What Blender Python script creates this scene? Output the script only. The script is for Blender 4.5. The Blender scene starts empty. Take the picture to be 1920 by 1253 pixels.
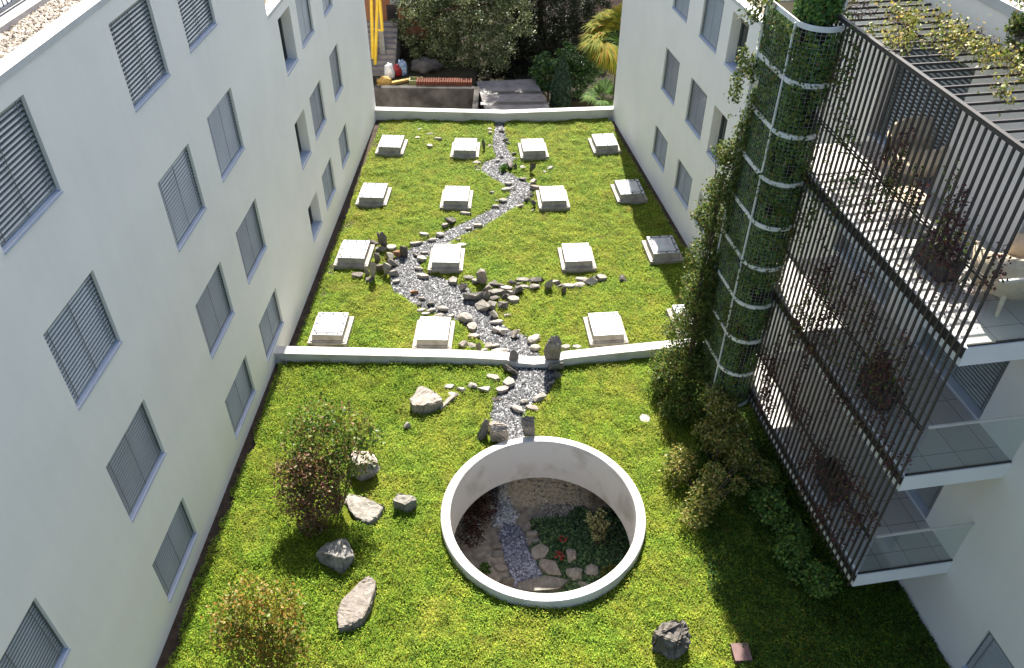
import bpy, bmesh, math, random
import numpy as np
from mathutils import Vector, Matrix
R = math.radians
random.seed(7)
rng = np.random.default_rng(11)
scene = bpy.context.scene
C = scene.collection

# ------------------------------------------------------------------ camera
FPX, PITCH, ROLL, CAMH = 1521.7, 0.694028, -0.007579, 15.0   # focal length in pixels of a 1920 px wide picture
cp, sp, cr, sr = math.cos(PITCH), math.sin(PITCH), math.cos(ROLL), math.sin(ROLL)
RT = np.array([1, 0, 0.0]); FW = np.array([0, cp, -sp]); DN = np.array([0, -sp, -cp])
AX = cr * RT + sr * DN
AY = -sr * RT + cr * DN
cam = bpy.data.objects.new('camera', bpy.data.cameras.new('camera'))
C.objects.link(cam)
cam.data.sensor_width = 36.0
cam.data.lens = FPX / 1920 * 36.0
cam.data.clip_start = 0.1
cam.data.clip_end = 2000
mw = Matrix([[AX[i], -AY[i], -FW[i], 0] for i in range(3)] + [[0, 0, 0, 1]])
mw[2][3] = CAMH
cam.matrix_world = mw
scene.camera = cam

# ------------------------------------------------------------------ sky, sun, exposure
SUN_EL = R(44.5)
world = bpy.data.worlds.new('World'); scene.world = world
world.use_nodes = True
wn = world.node_tree.nodes; wl = world.node_tree.links
sky = wn.new('ShaderNodeTexSky'); sky.sky_type = 'NISHITA'; sky.sun_disc = False
sky.sun_elevation = SUN_EL; sky.sun_rotation = 0.0
sky.air_density = 1.0; sky.dust_density = 2.2; sky.ozone_density = 0.8
wl.new(sky.outputs[0], wn['Background'].inputs[0])
wn['Background'].inputs[1].default_value = 0.085
sun = bpy.data.objects.new('sun', bpy.data.lights.new('sun', 'SUN'))
C.objects.link(sun)
sun.data.energy = 5.0; sun.data.angle = R(0.53); sun.data.color = (1.0, 0.955, 0.88)
sun.rotation_euler = (-(math.pi / 2 - SUN_EL), 0, 0)
sun.location = (0, 40, 60)
scene.view_settings.view_transform = 'Standard'
scene.view_settings.look = 'None'
scene.view_settings.exposure = 1.66
scene.view_settings.gamma = 1.0

# ------------------------------------------------------------------ survey helpers (picture point -> place in the yard)
def ray(px, py):
    return AX * (px - 960) / FPX + AY * (py - 626.5) / FPX + FW
def G(px, py, z=0.0):
    d = ray(px, py); t = (z - CAMH) / d[2]
    return np.array([d[0] * t, d[1] * t, z])
def atY(px, py, y):
    d = ray(px, py); t = y / d[1]
    return np.array([d[0] * t, y, CAMH + d[2] * t])
def depth(p):
    return float(np.dot(np.array(p) - np.array([0, 0, CAMH]), FW))

# ------------------------------------------------------------------ mesh helpers
class MB:
    def __init__(s): s.v = []; s.f = []; s.m = []
    def add(s, vs, fs, m=0):
        o = len(s.v); s.v += [tuple(map(float, v)) for v in vs]
        s.f += [tuple(i + o for i in f) for f in fs]; s.m += [m] * len(fs); return s
    def box(s, x0, x1, y0, y1, z0, z1, m=0):
        vs = [(x0, y0, z0), (x1, y0, z0), (x1, y1, z0), (x0, y1, z0), (x0, y0, z1), (x1, y0, z1), (x1, y1, z1), (x0, y1, z1)]
        return s.add(vs, [(0, 3, 2, 1), (4, 5, 6, 7), (0, 1, 5, 4), (1, 2, 6, 5), (2, 3, 7, 6), (3, 0, 4, 7)], m)
    def frustum(s, a, b, m=0):   # a, b: (x0,x1,y0,y1,z)
        vs = [(a[0], a[2], a[4]), (a[1], a[2], a[4]), (a[1], a[3], a[4]), (a[0], a[3], a[4]), (b[0], b[2], b[4]), (b[1], b[2], b[4]), (b[1], b[3], b[4]), (b[0], b[3], b[4])]
        return s.add(vs, [(0, 3, 2, 1), (4, 5, 6, 7), (0, 1, 5, 4), (1, 2, 6, 5), (2, 3, 7, 6), (3, 0, 4, 7)], m)
    def prism(s, poly, z0, z1, m=0):
        n = len(poly)
        vs = [(p[0], p[1], z0) for p in poly] + [(p[0], p[1], z1) for p in poly]
        fs = [tuple(range(n - 1, -1, -1)), tuple(range(n, 2 * n))] + [(i, (i + 1) % n, n + (i + 1) % n, n + i) for i in range(n)]
        return s.add(vs, fs, m)
    def tube(s, pts, r, n=6, m=0, closed=False):
        pts = [Vector(p) for p in pts]; k = len(pts)
        rr = r if isinstance(r, (list, tuple)) else [r] * k
        rings = []
        for i, p in enumerate(pts):
            a = pts[(i - 1) % k] if (closed or i > 0) else p
            b = pts[(i + 1) % k] if (closed or i < k - 1) else p
            t = (b - a).normalized()
            u = t.cross(Vector((0, 0, 1)))
            if u.length < 0.05: u = t.cross(Vector((0, 1, 0)))
            u.normalize(); w = t.cross(u)
            rings.append([p + (u * math.cos(2 * math.pi * j / n) + w * math.sin(2 * math.pi * j / n)) * rr[i] for j in range(n)])
        vs = [q for g in rings for q in g]; fs = []
        for i in range(k if closed else k - 1):
            a = i * n; b = ((i + 1) % k) * n
            for j in range(n): fs.append((a + j, a + (j + 1) % n, b + (j + 1) % n, b + j))
        if not closed:
            fs.append(tuple(range(n - 1, -1, -1))); fs.append(tuple((k - 1) * n + j for j in range(n)))
        return s.add(vs, fs, m)
    def build(s, name, mats, parent=None, smooth=False):
        me = bpy.data.meshes.new(name); me.from_pydata(s.v, [], s.f)
        for mt in (mats if isinstance(mats, (list, tuple)) else [mats]): me.materials.append(mt)
        if any(s.m): me.polygons.foreach_set('material_index', s.m)
        if smooth: me.polygons.foreach_set('use_smooth', [True] * len(me.polygons))
        me.validate(); me.update()
        return link(name, me, parent)
def link(name, me, parent=None):
    o = bpy.data.objects.new(name, me); C.objects.link(o)
    if parent: o.parent = parent
    return o
def quads_mesh(name, V, mat, parent=None):       # V: (n,4,3)
    n = len(V); me = bpy.data.meshes.new(name)
    me.vertices.add(4 * n); me.loops.add(4 * n); me.polygons.add(n)
    me.vertices.foreach_set('co', np.ascontiguousarray(V, dtype=np.float32).ravel())
    me.loops.foreach_set('vertex_index', np.arange(4 * n, dtype=np.int32))
    me.polygons.foreach_set('loop_start', np.arange(0, 4 * n, 4, dtype=np.int32))
    me.materials.append(mat); me.update(calc_edges=True)
    return link(name, me, parent)
def unit(a): return a / np.maximum(np.linalg.norm(a, axis=-1, keepdims=True), 1e-9)
def leaf_quads(P, size, nrm=None, spread=1.0, aspect=0.55, droop=0.0):
    n = len(P); N = rng.normal(size=(n, 3))
    if nrm is not None: N = unit(N) * spread + nrm
    N = unit(N)
    a = rng.normal(size=(n, 3)); a[:, 2] -= droop
    a = unit(a - (a * N).sum(1, keepdims=True) * N); b = np.cross(N, a)
    L = (size * rng.uniform(0.65, 1.35, n))[:, None] if np.isscalar(size) else (size * rng.uniform(0.75, 1.25, n))[:, None]
    W = L * aspect
    return np.stack([P - a * L * .5, P + b * W * .5 - a * L * .08, P + a * L * .5, P - b * W * .5 - a * L * .08], 1)
def leaves(name, P, size, mat, parent=None, nrm=None, spread=1.0, aspect=0.55, droop=0.0):
    return quads_mesh(name, leaf_quads(np.asarray(P, float), size, nrm, spread, aspect, droop), mat, parent)
def tag(o, label=None, cat=None, group=None, kind=None):
    if label: o['label'] = label
    if cat: o['category'] = cat
    if group: o['group'] = group
    if kind: o['kind'] = kind
    return o
def empty(name, loc, label, cat, group=None, rz=0.0):
    o = bpy.data.objects.new(name, None); C.objects.link(o); o.location = loc; o.rotation_euler = (0, 0, rz)
    o.empty_display_size = 0.2
    return tag(o, label, cat, group)
def copy_tree(o, parent=None):
    kids = [c for c in o.children]
    c = o.copy(); C.objects.link(c)
    if parent: c.parent = parent
    for k in kids: copy_tree(k, c)
    return c
def fbm(x, y, sc, seed, octv=4, gain=.5):
    out = np.zeros_like(x, float); amp = 1.0; tot = 0
    for k in range(octv):
        g = np.random.default_rng(seed + k).random((257, 257))
        u = x * sc * 2 ** k + 37.3 * k + 500; v = y * sc * 2 ** k + 11.7 * k + 500
        i = np.floor(u).astype(int); j = np.floor(v).astype(int); fu = u - i; fv = v - j
        fu = fu * fu * (3 - 2 * fu); fv = fv * fv * (3 - 2 * fv)
        i0, i1, j0, j1 = i % 257, (i + 1) % 257, j % 257, (j + 1) % 257
        out += amp * ((g[i0, j0] * (1 - fu) + g[i1, j0] * fu) * (1 - fv) + (g[i0, j1] * (1 - fu) + g[i1, j1] * fu) * fv)
        tot += amp; amp *= gain
    return out / tot

# ------------------------------------------------------------------ materials
def newmat(name):
    m = bpy.data.materials.new(name); m.use_nodes = True
    return m, m.node_tree.nodes, m.node_tree.links, m.node_tree.nodes['Principled BSDF']
def ramp(n, stops):
    r = n.new('ShaderNodeValToRGB'); e = r.color_ramp.elements
    while len(e) < len(stops): e.new(0.5)
    for el, (p, c) in zip(e, stops): el.position = p; el.color = (*c, 1)
    return r
def noise(n, l, scale, detail=4, rough=.55, coord='Object', vec=None):
    t = n.new('ShaderNodeTexNoise'); t.inputs['Scale'].default_value = scale; t.inputs['Detail'].default_value = detail; t.inputs['Roughness'].default_value = rough
    if vec is None:
        tc = n.new('ShaderNodeTexCoord'); l.new(tc.outputs[coord], t.inputs['Vector'])
    else: l.new(vec, t.inputs['Vector'])
    return t
def M(name, c1, c2=None, scale=4.0, rough=.8, bump=0.0, bscale=30.0, spec=.3, metal=0.0, lo=.35, hi=.65, detail=5):
    m, n, l, p = newmat(name)
    p.inputs['Roughness'].default_value = rough; p.inputs['Metallic'].default_value = metal
    p.inputs['Specular IOR Level'].default_value = spec
    if c2 is None: c2 = tuple(min(1, c * .9) for c in c1)
    t = noise(n, l, scale, detail); r = ramp(n, [(lo, c1), (hi, c2)])
    l.new(t.outputs['Fac'], r.inputs[0]); l.new(r.outputs[0], p.inputs['Base Color'])
    if bump:
        t2 = noise(n, l, bscale, 6, .6); b = n.new('ShaderNodeBump'); b.inputs['Strength'].default_value = bump; b.inputs['Distance'].default_value = .02
        l.new(t2.outputs['Fac'], b.inputs['Height']); l.new(b.outputs[0], p.inputs['Normal'])
    return m
def LEAF(name, stops, trans=.35, rough=.5, spec=.35, patch=None, pscale=.6, mottle=0, worn=0):
    """leaves: each leaf its own tone (random per island), optional patch-wise second set of tones"""
    m, n, l, p = newmat(name)
    g = n.new('ShaderNodeNewGeometry'); r = ramp(n, stops); l.new(g.outputs['Random Per Island'], r.inputs[0])
    col = r.outputs[0]
    if patch:
        r2 = ramp(n, patch); l.new(g.outputs['Random Per Island'], r2.inputs[0])
        t = noise(n, l, pscale, 5, .65); rr = ramp(n, [(.42, (0, 0, 0)), (.6, (1, 1, 1))]); l.new(t.outputs['Fac'], rr.inputs[0])
        mx = n.new('ShaderNodeMix'); mx.data_type = 'RGBA'
        l.new(rr.outputs[0], mx.inputs[0]); l.new(col, mx.inputs[6]); l.new(r2.outputs[0], mx.inputs[7]); col = mx.outputs[2]
    if worn:
        t5 = noise(n, l, .55, 6, .7); r5 = ramp(n, [(.56, (0, 0, 0)), (.70, (.75, .75, .75))]); l.new(t5.outputs['Fac'], r5.inputs[0])
        m5 = n.new('ShaderNodeMix'); m5.data_type = 'RGBA'; l.new(r5.outputs[0], m5.inputs[0]); l.new(col, m5.inputs[6]); m5.inputs[7].default_value = (.20, .17, .045, 1); col = m5.outputs[2]
    if mottle:
        t4 = noise(n, l, mottle, 5, .7); r4 = ramp(n, [(.34, (.36, .42, .4)), (.5, (.95, .96, .9)), (.66, (1.42, 1.34, 1.2))]); l.new(t4.outputs['Fac'], r4.inputs[0])
        m4 = n.new('ShaderNodeMix'); m4.data_type = 'RGBA'; m4.blend_type = 'MULTIPLY'; m4.inputs[0].default_value = 1; l.new(col, m4.inputs[6]); l.new(r4.outputs[0], m4.inputs[7]); col = m4.outputs[2]
    p.inputs['Roughness'].default_value = rough; p.inputs['Specular IOR Level'].default_value = spec
    l.new(col, p.inputs['Base Color'])
    if trans:
        tr = n.new('ShaderNodeBsdfTranslucent'); l.new(col, tr.inputs[0])
        mix = n.new('ShaderNodeMixShader'); mix.inputs[0].default_value = trans
        l.new(p.outputs[0], mix.inputs[1]); l.new(tr.outputs[0], mix.inputs[2])
        l.new(mix.outputs[0], n['Material Output'].inputs[0])
    return m
def ROCK(name, c1, c2, c3):
    m, n, l, p = newmat(name)
    oi = n.new('ShaderNodeObjectInfo')
    tc = n.new('ShaderNodeTexCoord'); ad = n.new('ShaderNodeVectorMath'); ad.operation = 'ADD'
    l.new(tc.outputs['Object'], ad.inputs[0]); l.new(oi.outputs['Location'], ad.inputs[1])
    t = noise(n, l, 5, 8, .68, vec=ad.outputs[0]); r = ramp(n, [(.3, c1), (.52, c2), (.7, c3)]); l.new(t.outputs['Fac'], r.inputs[0])
    w = n.new('ShaderNodeTexWave'); w.inputs['Scale'].default_value = 3.0; w.inputs['Distortion'].default_value = 9; w.inputs['Detail'].default_value = 4
    l.new(ad.outputs[0], w.inputs['Vector'])
    hs = n.new('ShaderNodeHueSaturation'); ma = n.new('ShaderNodeMapRange'); ma.inputs[3].default_value = .75; ma.inputs[4].default_value = 1.2
    l.new(oi.outputs['Random'], ma.inputs[0]); l.new(ma.outputs[0], hs.inputs['Value']); l.new(r.outputs[0], hs.inputs['Color'])
    mx = n.new('ShaderNodeMix'); mx.data_type = 'RGBA'; mx.blend_type = 'MULTIPLY'; mx.inputs[0].default_value = .10
    l.new(hs.outputs[0], mx.inputs[6]); l.new(w.outputs[0], mx.inputs[7]); l.new(mx.outputs[2], p.inputs['Base Color'])
    p.inputs['Roughness'].default_value = .85
    t2 = noise(n, l, 14, 8, .65, vec=ad.outputs[0]); b = n.new('ShaderNodeBump'); b.inputs['Strength'].default_value = .7; b.inputs['Distance'].default_value = .05
    l.new(t2.outputs['Fac'], b.inputs['Height']); l.new(b.outputs[0], p.inputs['Normal'])
    return m
MT = {}
MT['plaster'] = M('white_plaster', (.85, .81, .75), (.80, .765, .71), .6, .9, .12, 60)
nt = MT['plaster'].node_tree; n, l = nt.nodes, nt.links; p = n['Principled BSDF']; src = p.inputs['Base Color'].links[0].from_socket
tc = n.new('ShaderNodeTexCoord'); mpn = n.new('ShaderNodeMapping'); mpn.inputs['Scale'].default_value = (2.6, 2.6, .16); l.new(tc.outputs['Object'], mpn.inputs['Vector'])
t = noise(n, l, 1.6, 7, .7, vec=mpn.outputs[0]); rr = ramp(n, [(.36, (.90, .895, .88)), (.56, (1, 1, 1))]); l.new(t.outputs['Fac'], rr.inputs[0])
mx = n.new('ShaderNodeMix'); mx.data_type = 'RGBA'; mx.blend_type = 'MULTIPLY'; mx.inputs[0].default_value = .2; l.new(src, mx.inputs[6]); l.new(rr.outputs[0], mx.inputs[7]); l.new(mx.outputs[2], p.inputs['Base Color'])
MT['coping'] = M('pale_coping_sheet', (0.576, 0.576, 0.56), (0.512, 0.516, 0.504), 1.5, .55, .05, 20, .4)
MT['jamb'] = MT['plaster']
MT['sill'] = M('grey_blue_sill_sheet', (.42, .47, .55), (.38, .43, .52), 2, .45, 0, 1, .4)
MT['slat'] = M('grey_blind_slats', (.34, .365, .345), (.30, .32, .305), 1.2, .35, 0, 1, .5, .3)
MT['tape'] = M('blind_tape', (.15, .16, .15), None, 3, .8)
MT['frame'] = M('dark_window_frame', (.09, .10, .10), None, 3, .5)
MT['concrete'] = M('weathered_concrete', (0.4056, 0.3822, 0.3354), (0.5772, 0.5538, 0.5226), 1.6, .9, .2, 25, .2, lo=.28, hi=.5, detail=9)
MT['curb'] = M('cream_painted_curb', (0.3794, 0.3488, 0.306), (0.2693, 0.2387, 0.202), 5, .75, .1, 30, .3)
MT['skyframe'] = M('white_plastic_frame', (0.389, 0.396, 0.4173), (0.3112, 0.3217, 0.3466), 6, .35, 0, 1, .5)
MT['bolt'] = M('black_bolt_cap', (.02, .02, .02), None, 3, .5)
MT['gasket'] = M('grey_gasket', (0.096, 0.102, 0.108), None, 4, .6)
MT['soil'] = M('dark_soil', (.035, .026, .020), (.07, .052, .04), 6, .95, .6, 30, .1)
MT['gravelbase'] = M('dark_gravel_bed', (.07, .072, .08), (.17, .17, .18), 22, .9, .8, 40, .2)
MT['steel'] = M('dark_brown_steel', (.032, .027, .025), (.05, .042, .038), 3, .5, 0, 1, .4)
MT['steelband'] = M('dark_edge_beam', (.030, .026, .022), (.062, .052, .042), 9, .7, .2, 40, .2)
MT['white_steel'] = M('pale_painted_steel', (.72, .72, .69), (.6, .6, .56), 4, .5, 0, 1, .4)
MT['wire'] = M('galvanised_wire', (0.385, 0.399, 0.385), None, 4, .45, 0, 1, .5, .3)
MT['slab'] = M('white_slab_paint', (.80, .79, .76), (.75, .74, .71), 1.2, .85, .08, 30)
MT['bark'] = M('brown_bark', (0.054, 0.036, 0.024), (0.096, 0.066, 0.045), 9, .9, .5, 30, .1)
MT['whitewood'] = M('weathered_post', (.33, .29, .25), (.24, .21, .18), 6, .85, .2)
MT['rubber'] = M('black_planter', (.022, .022, .024), (.04, .04, .042), 6, .6)
MT['wicker'] = M('beige_wicker', (.66, .55, .40), (.55, .44, .30), 14, .75, .6, 90, .2)
MT['orange_wall'] = M('orange_render', (.42, .19, .10), (.32, .14, .075), 1.2, .9, .15, 20, .1)
MT['pink_wall'] = M('pinkish_render', (.42, .29, .23), (.30, .21, .17), 1.5, .9, .15, 20, .1)
MT['tile'] = M('terracotta_roof_tiles', (0.132, 0.045, 0.027), (0.084, 0.033, 0.021), 8, .85, .3, 30, .1)
MT['darkconc'] = M('stained_dark_concrete', (0.091, 0.084, 0.077), (0.035, 0.0329, 0.0301), 1.4, .95, .3, 18, .1, detail=8)
MT['garage'] = M('grey_roof_felt', (0.2156, 0.1969, 0.1875), (0.1406, 0.1313, 0.1266), 1.8, .95, .25, 24, .1, detail=8)
MT['yellow'] = M('yellow_paint', (.62, .42, .03), (.52, .34, .02), 4, .5, 0, 1, .4)
MT['greypost'] = M('grey_steel_post', (.22, .235, .25), (.17, .18, .19), 4, .5, 0, 1, .4)
MT['red'] = M('red_plastic', (0.2, 0.015, 0.015), None, 3, .5)
MT['bluewhite'] = M('blue_and_white_sacks', (0.3025, 0.341, 0.396), (0.066, 0.154, 0.275), 7, .7)
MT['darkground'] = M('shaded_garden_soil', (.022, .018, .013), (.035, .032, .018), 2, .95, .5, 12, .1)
MT['plate'] = M('rusty_brown_plate', (.17, .10, .085), (.13, .08, .075), 5, .75, .1, 30, .3)
MT['rubble'] = M('rubble_face', (.52, .46, .33), (.26, .22, .17), 18, .95, .9, 30, .1)
MT['rail_pale'] = M('pale_handrail', (.62, .58, .52), None, 4, .45, 0, 1, .4)
MT['trunk_red'] = M('thin_stem', (.12, .08, .055), (.07, .05, .04), 8, .9)
MT['wellsoil'] = M('brown_grey_garden_soil', (0.27, 0.2228, 0.1755), (0.432, 0.378, 0.297), 7, .95, .6, 30, .1)
MT['roofgravel'] = M('light_roof_gravel', (0.336, 0.288, 0.232), (0.176, 0.152, 0.128), 28, .95, .9, 45, .1, lo=.42, hi=.58)
MT['terrace_pale'] = M('pale_terrace_concrete', (0.496, 0.464, 0.432), (0.4, 0.376, 0.352), 12, .95, .3, 40, .1)
RK = {'p': ROCK('pale_rock', (0.24, 0.216, 0.18), (0.344, 0.312, 0.268), (0.424, 0.392, 0.344)),
      'g': ROCK('grey_rock', (0.136, 0.1232, 0.102), (0.2338, 0.2125, 0.1785), (0.34, 0.3145, 0.2677)),
      'd': ROCK('dark_rock', (.055, .05, .044), (.115, .10, .083), (.21, .19, .16)),
      'r': ROCK('rusty_rock', (0.136, 0.068, 0.0298), (0.255, 0.1275, 0.0595), (0.323, 0.2125, 0.1275)),
      'k': ROCK('tan_rock', (0.204, 0.17, 0.136), (0.2924, 0.2516, 0.2108), (0.3672, 0.3264, 0.2856)),
      'l': ROCK('speckled_rock', (0.04, 0.04, 0.036), (0.32, 0.304, 0.272), (0.416, 0.392, 0.352))}
def glass(name, tint, alpha, rough=.03):
    m, n, l, p = newmat(name)
    g = n.new('ShaderNodeBsdfGlossy'); g.inputs['Roughness'].default_value = rough
    t = n.new('ShaderNodeBsdfTransparent'); t.inputs[0].default_value = (*tint, 1)
    lw = n.new('ShaderNodeLayerWeight'); lw.inputs[0].default_value = .5
    pw = n.new('ShaderNodeMath'); pw.operation = 'POWER'; pw.inputs[1].default_value = 4; l.new(lw.outputs['Facing'], pw.inputs[0])
    ml = n.new('ShaderNodeMath'); ml.operation = 'MULTIPLY_ADD'; ml.inputs[1].default_value = .6; ml.inputs[2].default_value = alpha; l.new(pw.outputs[0], ml.inputs[0])
    mx = n.new('ShaderNodeMixShader'); l.new(ml.outputs[0], mx.inputs[0]); l.new(t.outputs[0], mx.inputs[1]); l.new(g.outputs[0], mx.inputs[2])
    l.new(mx.outputs[0], n['Material Output'].inputs[0]); return m
MT['railglass'] = glass('balustrade_glass', (.93, .97, .955), .05)
m, n, l, p = newmat('window_glass'); p.inputs['Base Color'].default_value = (.035, .042, .04, 1); p.inputs['Roughness'].default_value = .05; p.inputs['Specular IOR Level'].default_value = .6; MT['pane'] = m
t = noise(n, l, .8); rr = ramp(n, [(.3, (.02, .025, .024)), (.7, (.06, .07, .065))]); l.new(t.outputs['Fac'], rr.inputs[0]); l.new(rr.outputs[0], p.inputs['Base Color'])
m, n, l, p = newmat('opal_dome'); p.inputs['Roughness'].default_value = .06; p.inputs['Specular IOR Level'].default_value = .9; p.inputs['Coat Weight'].default_value = .6; p.inputs['Coat Roughness'].default_value = .03; MT['dome'] = m
t = noise(n, l, 2.2, 3); rr = ramp(n, [(.35, (.50, .515, .525)), (.65, (.34, .355, .365))]); l.new(t.outputs['Fac'], rr.inputs[0]); l.new(rr.outputs[0], p.inputs['Base Color'])
# terrace tiles
m, n, l, p = newmat('grey_terrace_tiles'); MT['tiles'] = m; p.inputs['Roughness'].default_value = .7
tc = n.new('ShaderNodeTexCoord'); bt = n.new('ShaderNodeTexBrick'); bt.offset = 0; bt.inputs['Scale'].default_value = 1.0; bt.inputs['Brick Width'].default_value = .6; bt.inputs['Row Height'].default_value = .6; bt.inputs['Mortar Size'].default_value = .006
bt.inputs['Color1'].default_value = (.42, .40, .38, 1); bt.inputs['Color2'].default_value = (.37, .355, .335, 1); bt.inputs['Mortar'].default_value = (.10, .095, .09, 1)
l.new(tc.outputs['Object'], bt.inputs['Vector']); t = noise(n, l, 3, 6); mx = n.new('ShaderNodeMix'); mx.data_type = 'RGBA'; mx.blend_type = 'MULTIPLY'; mx.inputs[0].default_value = .105
l.new(bt.outputs[0], mx.inputs[6]); l.new(t.outputs['Color'], mx.inputs[7]); l.new(mx.outputs[2], p.inputs['Base Color'])
# lawn
m, n, l, p = newmat('moss_lawn'); MT['lawn'] = m; p.inputs['Roughness'].default_value = .9; p.inputs['Specular IOR Level'].default_value = .1
t = noise(n, l, 1.1, 8, .68); r1 = ramp(n, [(.28, (.045, .095, .009)), (.45, (.10, .15, .012)), (.58, (.17, .185, .018)), (.74, (.15, .11, .034))]); l.new(t.outputs['Fac'], r1.inputs[0])
t2 = noise(n, l, 18, 6, .7); r2 = ramp(n, [(.3, (.35, .35, .3)), (.7, (1.2, 1.2, 1.1))]); l.new(t2.outputs['Fac'], r2.inputs[0])
mx = n.new('ShaderNodeMix'); mx.data_type = 'RGBA'; mx.blend_type = 'MULTIPLY'; mx.inputs[0].default_value = 1; l.new(r1.outputs[0], mx.inputs[6]); l.new(r2.outputs[0], mx.inputs[7]); l.new(mx.outputs[2], p.inputs['Base Color'])
t3 = noise(n, l, 26, 6, .7); b = n.new('ShaderNodeBump'); b.inputs['Strength'].default_value = .9; b.inputs['Distance'].default_value = .05; l.new(t3.outputs['Fac'], b.inputs['Height']); l.new(b.outputs[0], p.inputs['Normal'])
G_, Y_, D_, B_ = (0.1157, 0.2253, 0.021), (0.3026, 0.3685, 0.0382), (0.0489, 0.1126, 0.0133), (0.2404, 0.1946, 0.0622)
MT['moss'] = LEAF('sedum_moss', [(0, D_), (.3, G_), (.65, (0.2225, 0.3276, 0.0301)), (1, Y_)], .3, .7, .15, [(0, (0.089, 0.1536, 0.0181)), (.4, (0.2492, 0.3071, 0.0301)), (.75, (0.356, 0.3788, 0.0421)), (1, B_)], .9, 4.5, worn=1)
MT['greener'] = LEAF('leafy_cover', [(0, (0.0396, 0.09, 0.0121)), (.5, (0.1287, 0.234, 0.019)), (1, (0.2277, 0.324, 0.0302))],   .35, .8, .08, [(0, (0.0594, 0.108, 0.0138)), (.6, (0.1782, 0.252, 0.0216)), (1, (0.297, 0.324, 0.0346))], 1.1, 4.0)
MT['shade_tinted_cover'] = LEAF('low_cover_painted_shade', [(0, (0.0176, 0.048, 0.0096)), (.6, (0.048, 0.108, 0.0144)), (.95, (0.088, 0.152, 0.0224)), (1, (0.16, 0.104, 0.04))], .3, .7, .12, mottle=3.0)  # dark green cover plants, leaf colour lowered further to deepen the shade
MT['ivy'] = LEAF('ivy_leaves', [(0, (0.039, 0.091, 0.0234)), (.45, (0.0975, 0.195, 0.039)), (.8, (0.182, 0.312, 0.052)), (.95, (0.299, 0.364, 0.065)), (1, (0.26, 0.117, 0.052))], .35, .5, .3)
MT['ivylight'] = LEAF('ivy_light_leaves', [(0, (0.0255, 0.0595, 0.0127)), (.5, (0.0935, 0.1445, 0.0255)), (.85, (0.204, 0.2295, 0.051)), (1, (0.153, 0.0765, 0.034))], .45, .55, .25)
MT['redleaf'] = LEAF('reddish_leaves', [(0, (0.0782, 0.0489, 0.0293)), (.4, (0.215, 0.0978, 0.0537)), (.7, (0.3226, 0.1857, 0.0978)), (.88, (0.1466, 0.1857, 0.0391)), (1, (0.391, 0.3128, 0.1955))], .35, .5, .35)
MT['mixleaf'] = LEAF('green_red_leaves', [(0, (0.034, 0.0765, 0.0119)), (.4, (0.085, 0.153, 0.0187)), (.7, (0.1615, 0.1955, 0.0298)), (.9, (0.204, 0.1105, 0.0382)), (1, (0.255, 0.17, 0.068))], .35, .5, .35)
MT['yelleaf'] = LEAF('yellow_orange_leaves', [(0, (0.0765, 0.1275, 0.017)), (.35, (0.17, 0.2125, 0.0255)), (.65, (0.306, 0.2295, 0.034)), (.85, (0.357, 0.17, 0.034)), (1, (0.357, 0.306, 0.119))], .4, .5, .35)
MT['mapleleaf'] = LEAF('olive_maple_leaves', [(0, (0.072, 0.108, 0.0192)), (.4, (0.192, 0.228, 0.042)), (.75, (0.348, 0.324, 0.084)), (.93, (0.456, 0.3, 0.072)), (1, (0.54, 0.48, 0.288))], .4, .5, .35)
MT['wine'] = LEAF('wine_red_leaves', [(0, (0.026, 0.0156, 0.0156)), (.5, (0.091, 0.0286, 0.0286)), (.8, (0.156, 0.052, 0.0455)), (.9, (0.078, 0.091, 0.026)), (1, (0.234, 0.169, 0.052))], .3, .5, .3)
MT['olive'] = LEAF('grey_green_tree_leaves', [(0, (.04, .055, .02)), (.5, (.10, .13, .045)), (.85, (.20, .23, .10)), (1, (.36, .37, .24))], .35, .38, .5)
MT['dark'] = LEAF('dark_needles', [(0, (.008, .012, .006)), (.6, (.02, .028, .012)), (1, (.05, .055, .025))], .15, .6, .2)
MT['laurel'] = LEAF('laurel_leaves', [(0, (.015, .04, .010)), (.6, (.04, .10, .018)), (1, (.09, .17, .03))], .3, .3, .5)
MT['bluegreen'] = LEAF('cypress_foliage', [(0, (.012, .03, .016)), (.6, (.03, .06, .032)), (1, (.06, .10, .05))], .2, .6, .2)
MT['palm'] = LEAF('palm_fronds', [(0, (0.105, 0.15, 0.015)), (.5, (0.2025, 0.225, 0.0225)), (.85, (0.3, 0.24, 0.0225)), (1, (0.315, 0.165, 0.03))], .5, .7, .1)
MT['palmg'] = LEAF('green_palm_fronds', [(0, (.03, .07, .015)), (.6, (.07, .14, .025)), (1, (.14, .20, .04))], .35, .7, .1)
MT['tuft'] = LEAF('bright_cushion', [(0, (0.04, 0.112, 0.0064)), (1, (0.08, 0.176, 0.0096))], .3, .6, .2)
MT['flower'] = LEAF('red_flower_heads', [(0, (.35, .03, .03)), (1, (.55, .14, .12))], .2, .6, .2)
MT['welltuft'] = LEAF('dark_well_cover', [(0, (0.03, 0.075, 0.03)), (.7, (0.09, 0.18, 0.0675)), (1, (0.195, 0.27, 0.105))], .2, .6, .3)
MT['wellgrit'] = LEAF('well_grit', [(0, (0.11, 0.0935, 0.077)), (.5, (0.33, 0.286, 0.22)), (.85, (0.572, 0.517, 0.418)), (1, (0.88, 0.836, 0.77))], 0, .8, .3)
MT['wellshrub'] = LEAF('pale_well_shrub', [(0, (0.156, 0.182, 0.052)), (.5, (0.39, 0.39, 0.156)), (1, (0.65, 0.598, 0.312))], .3, .5, .3)
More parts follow.
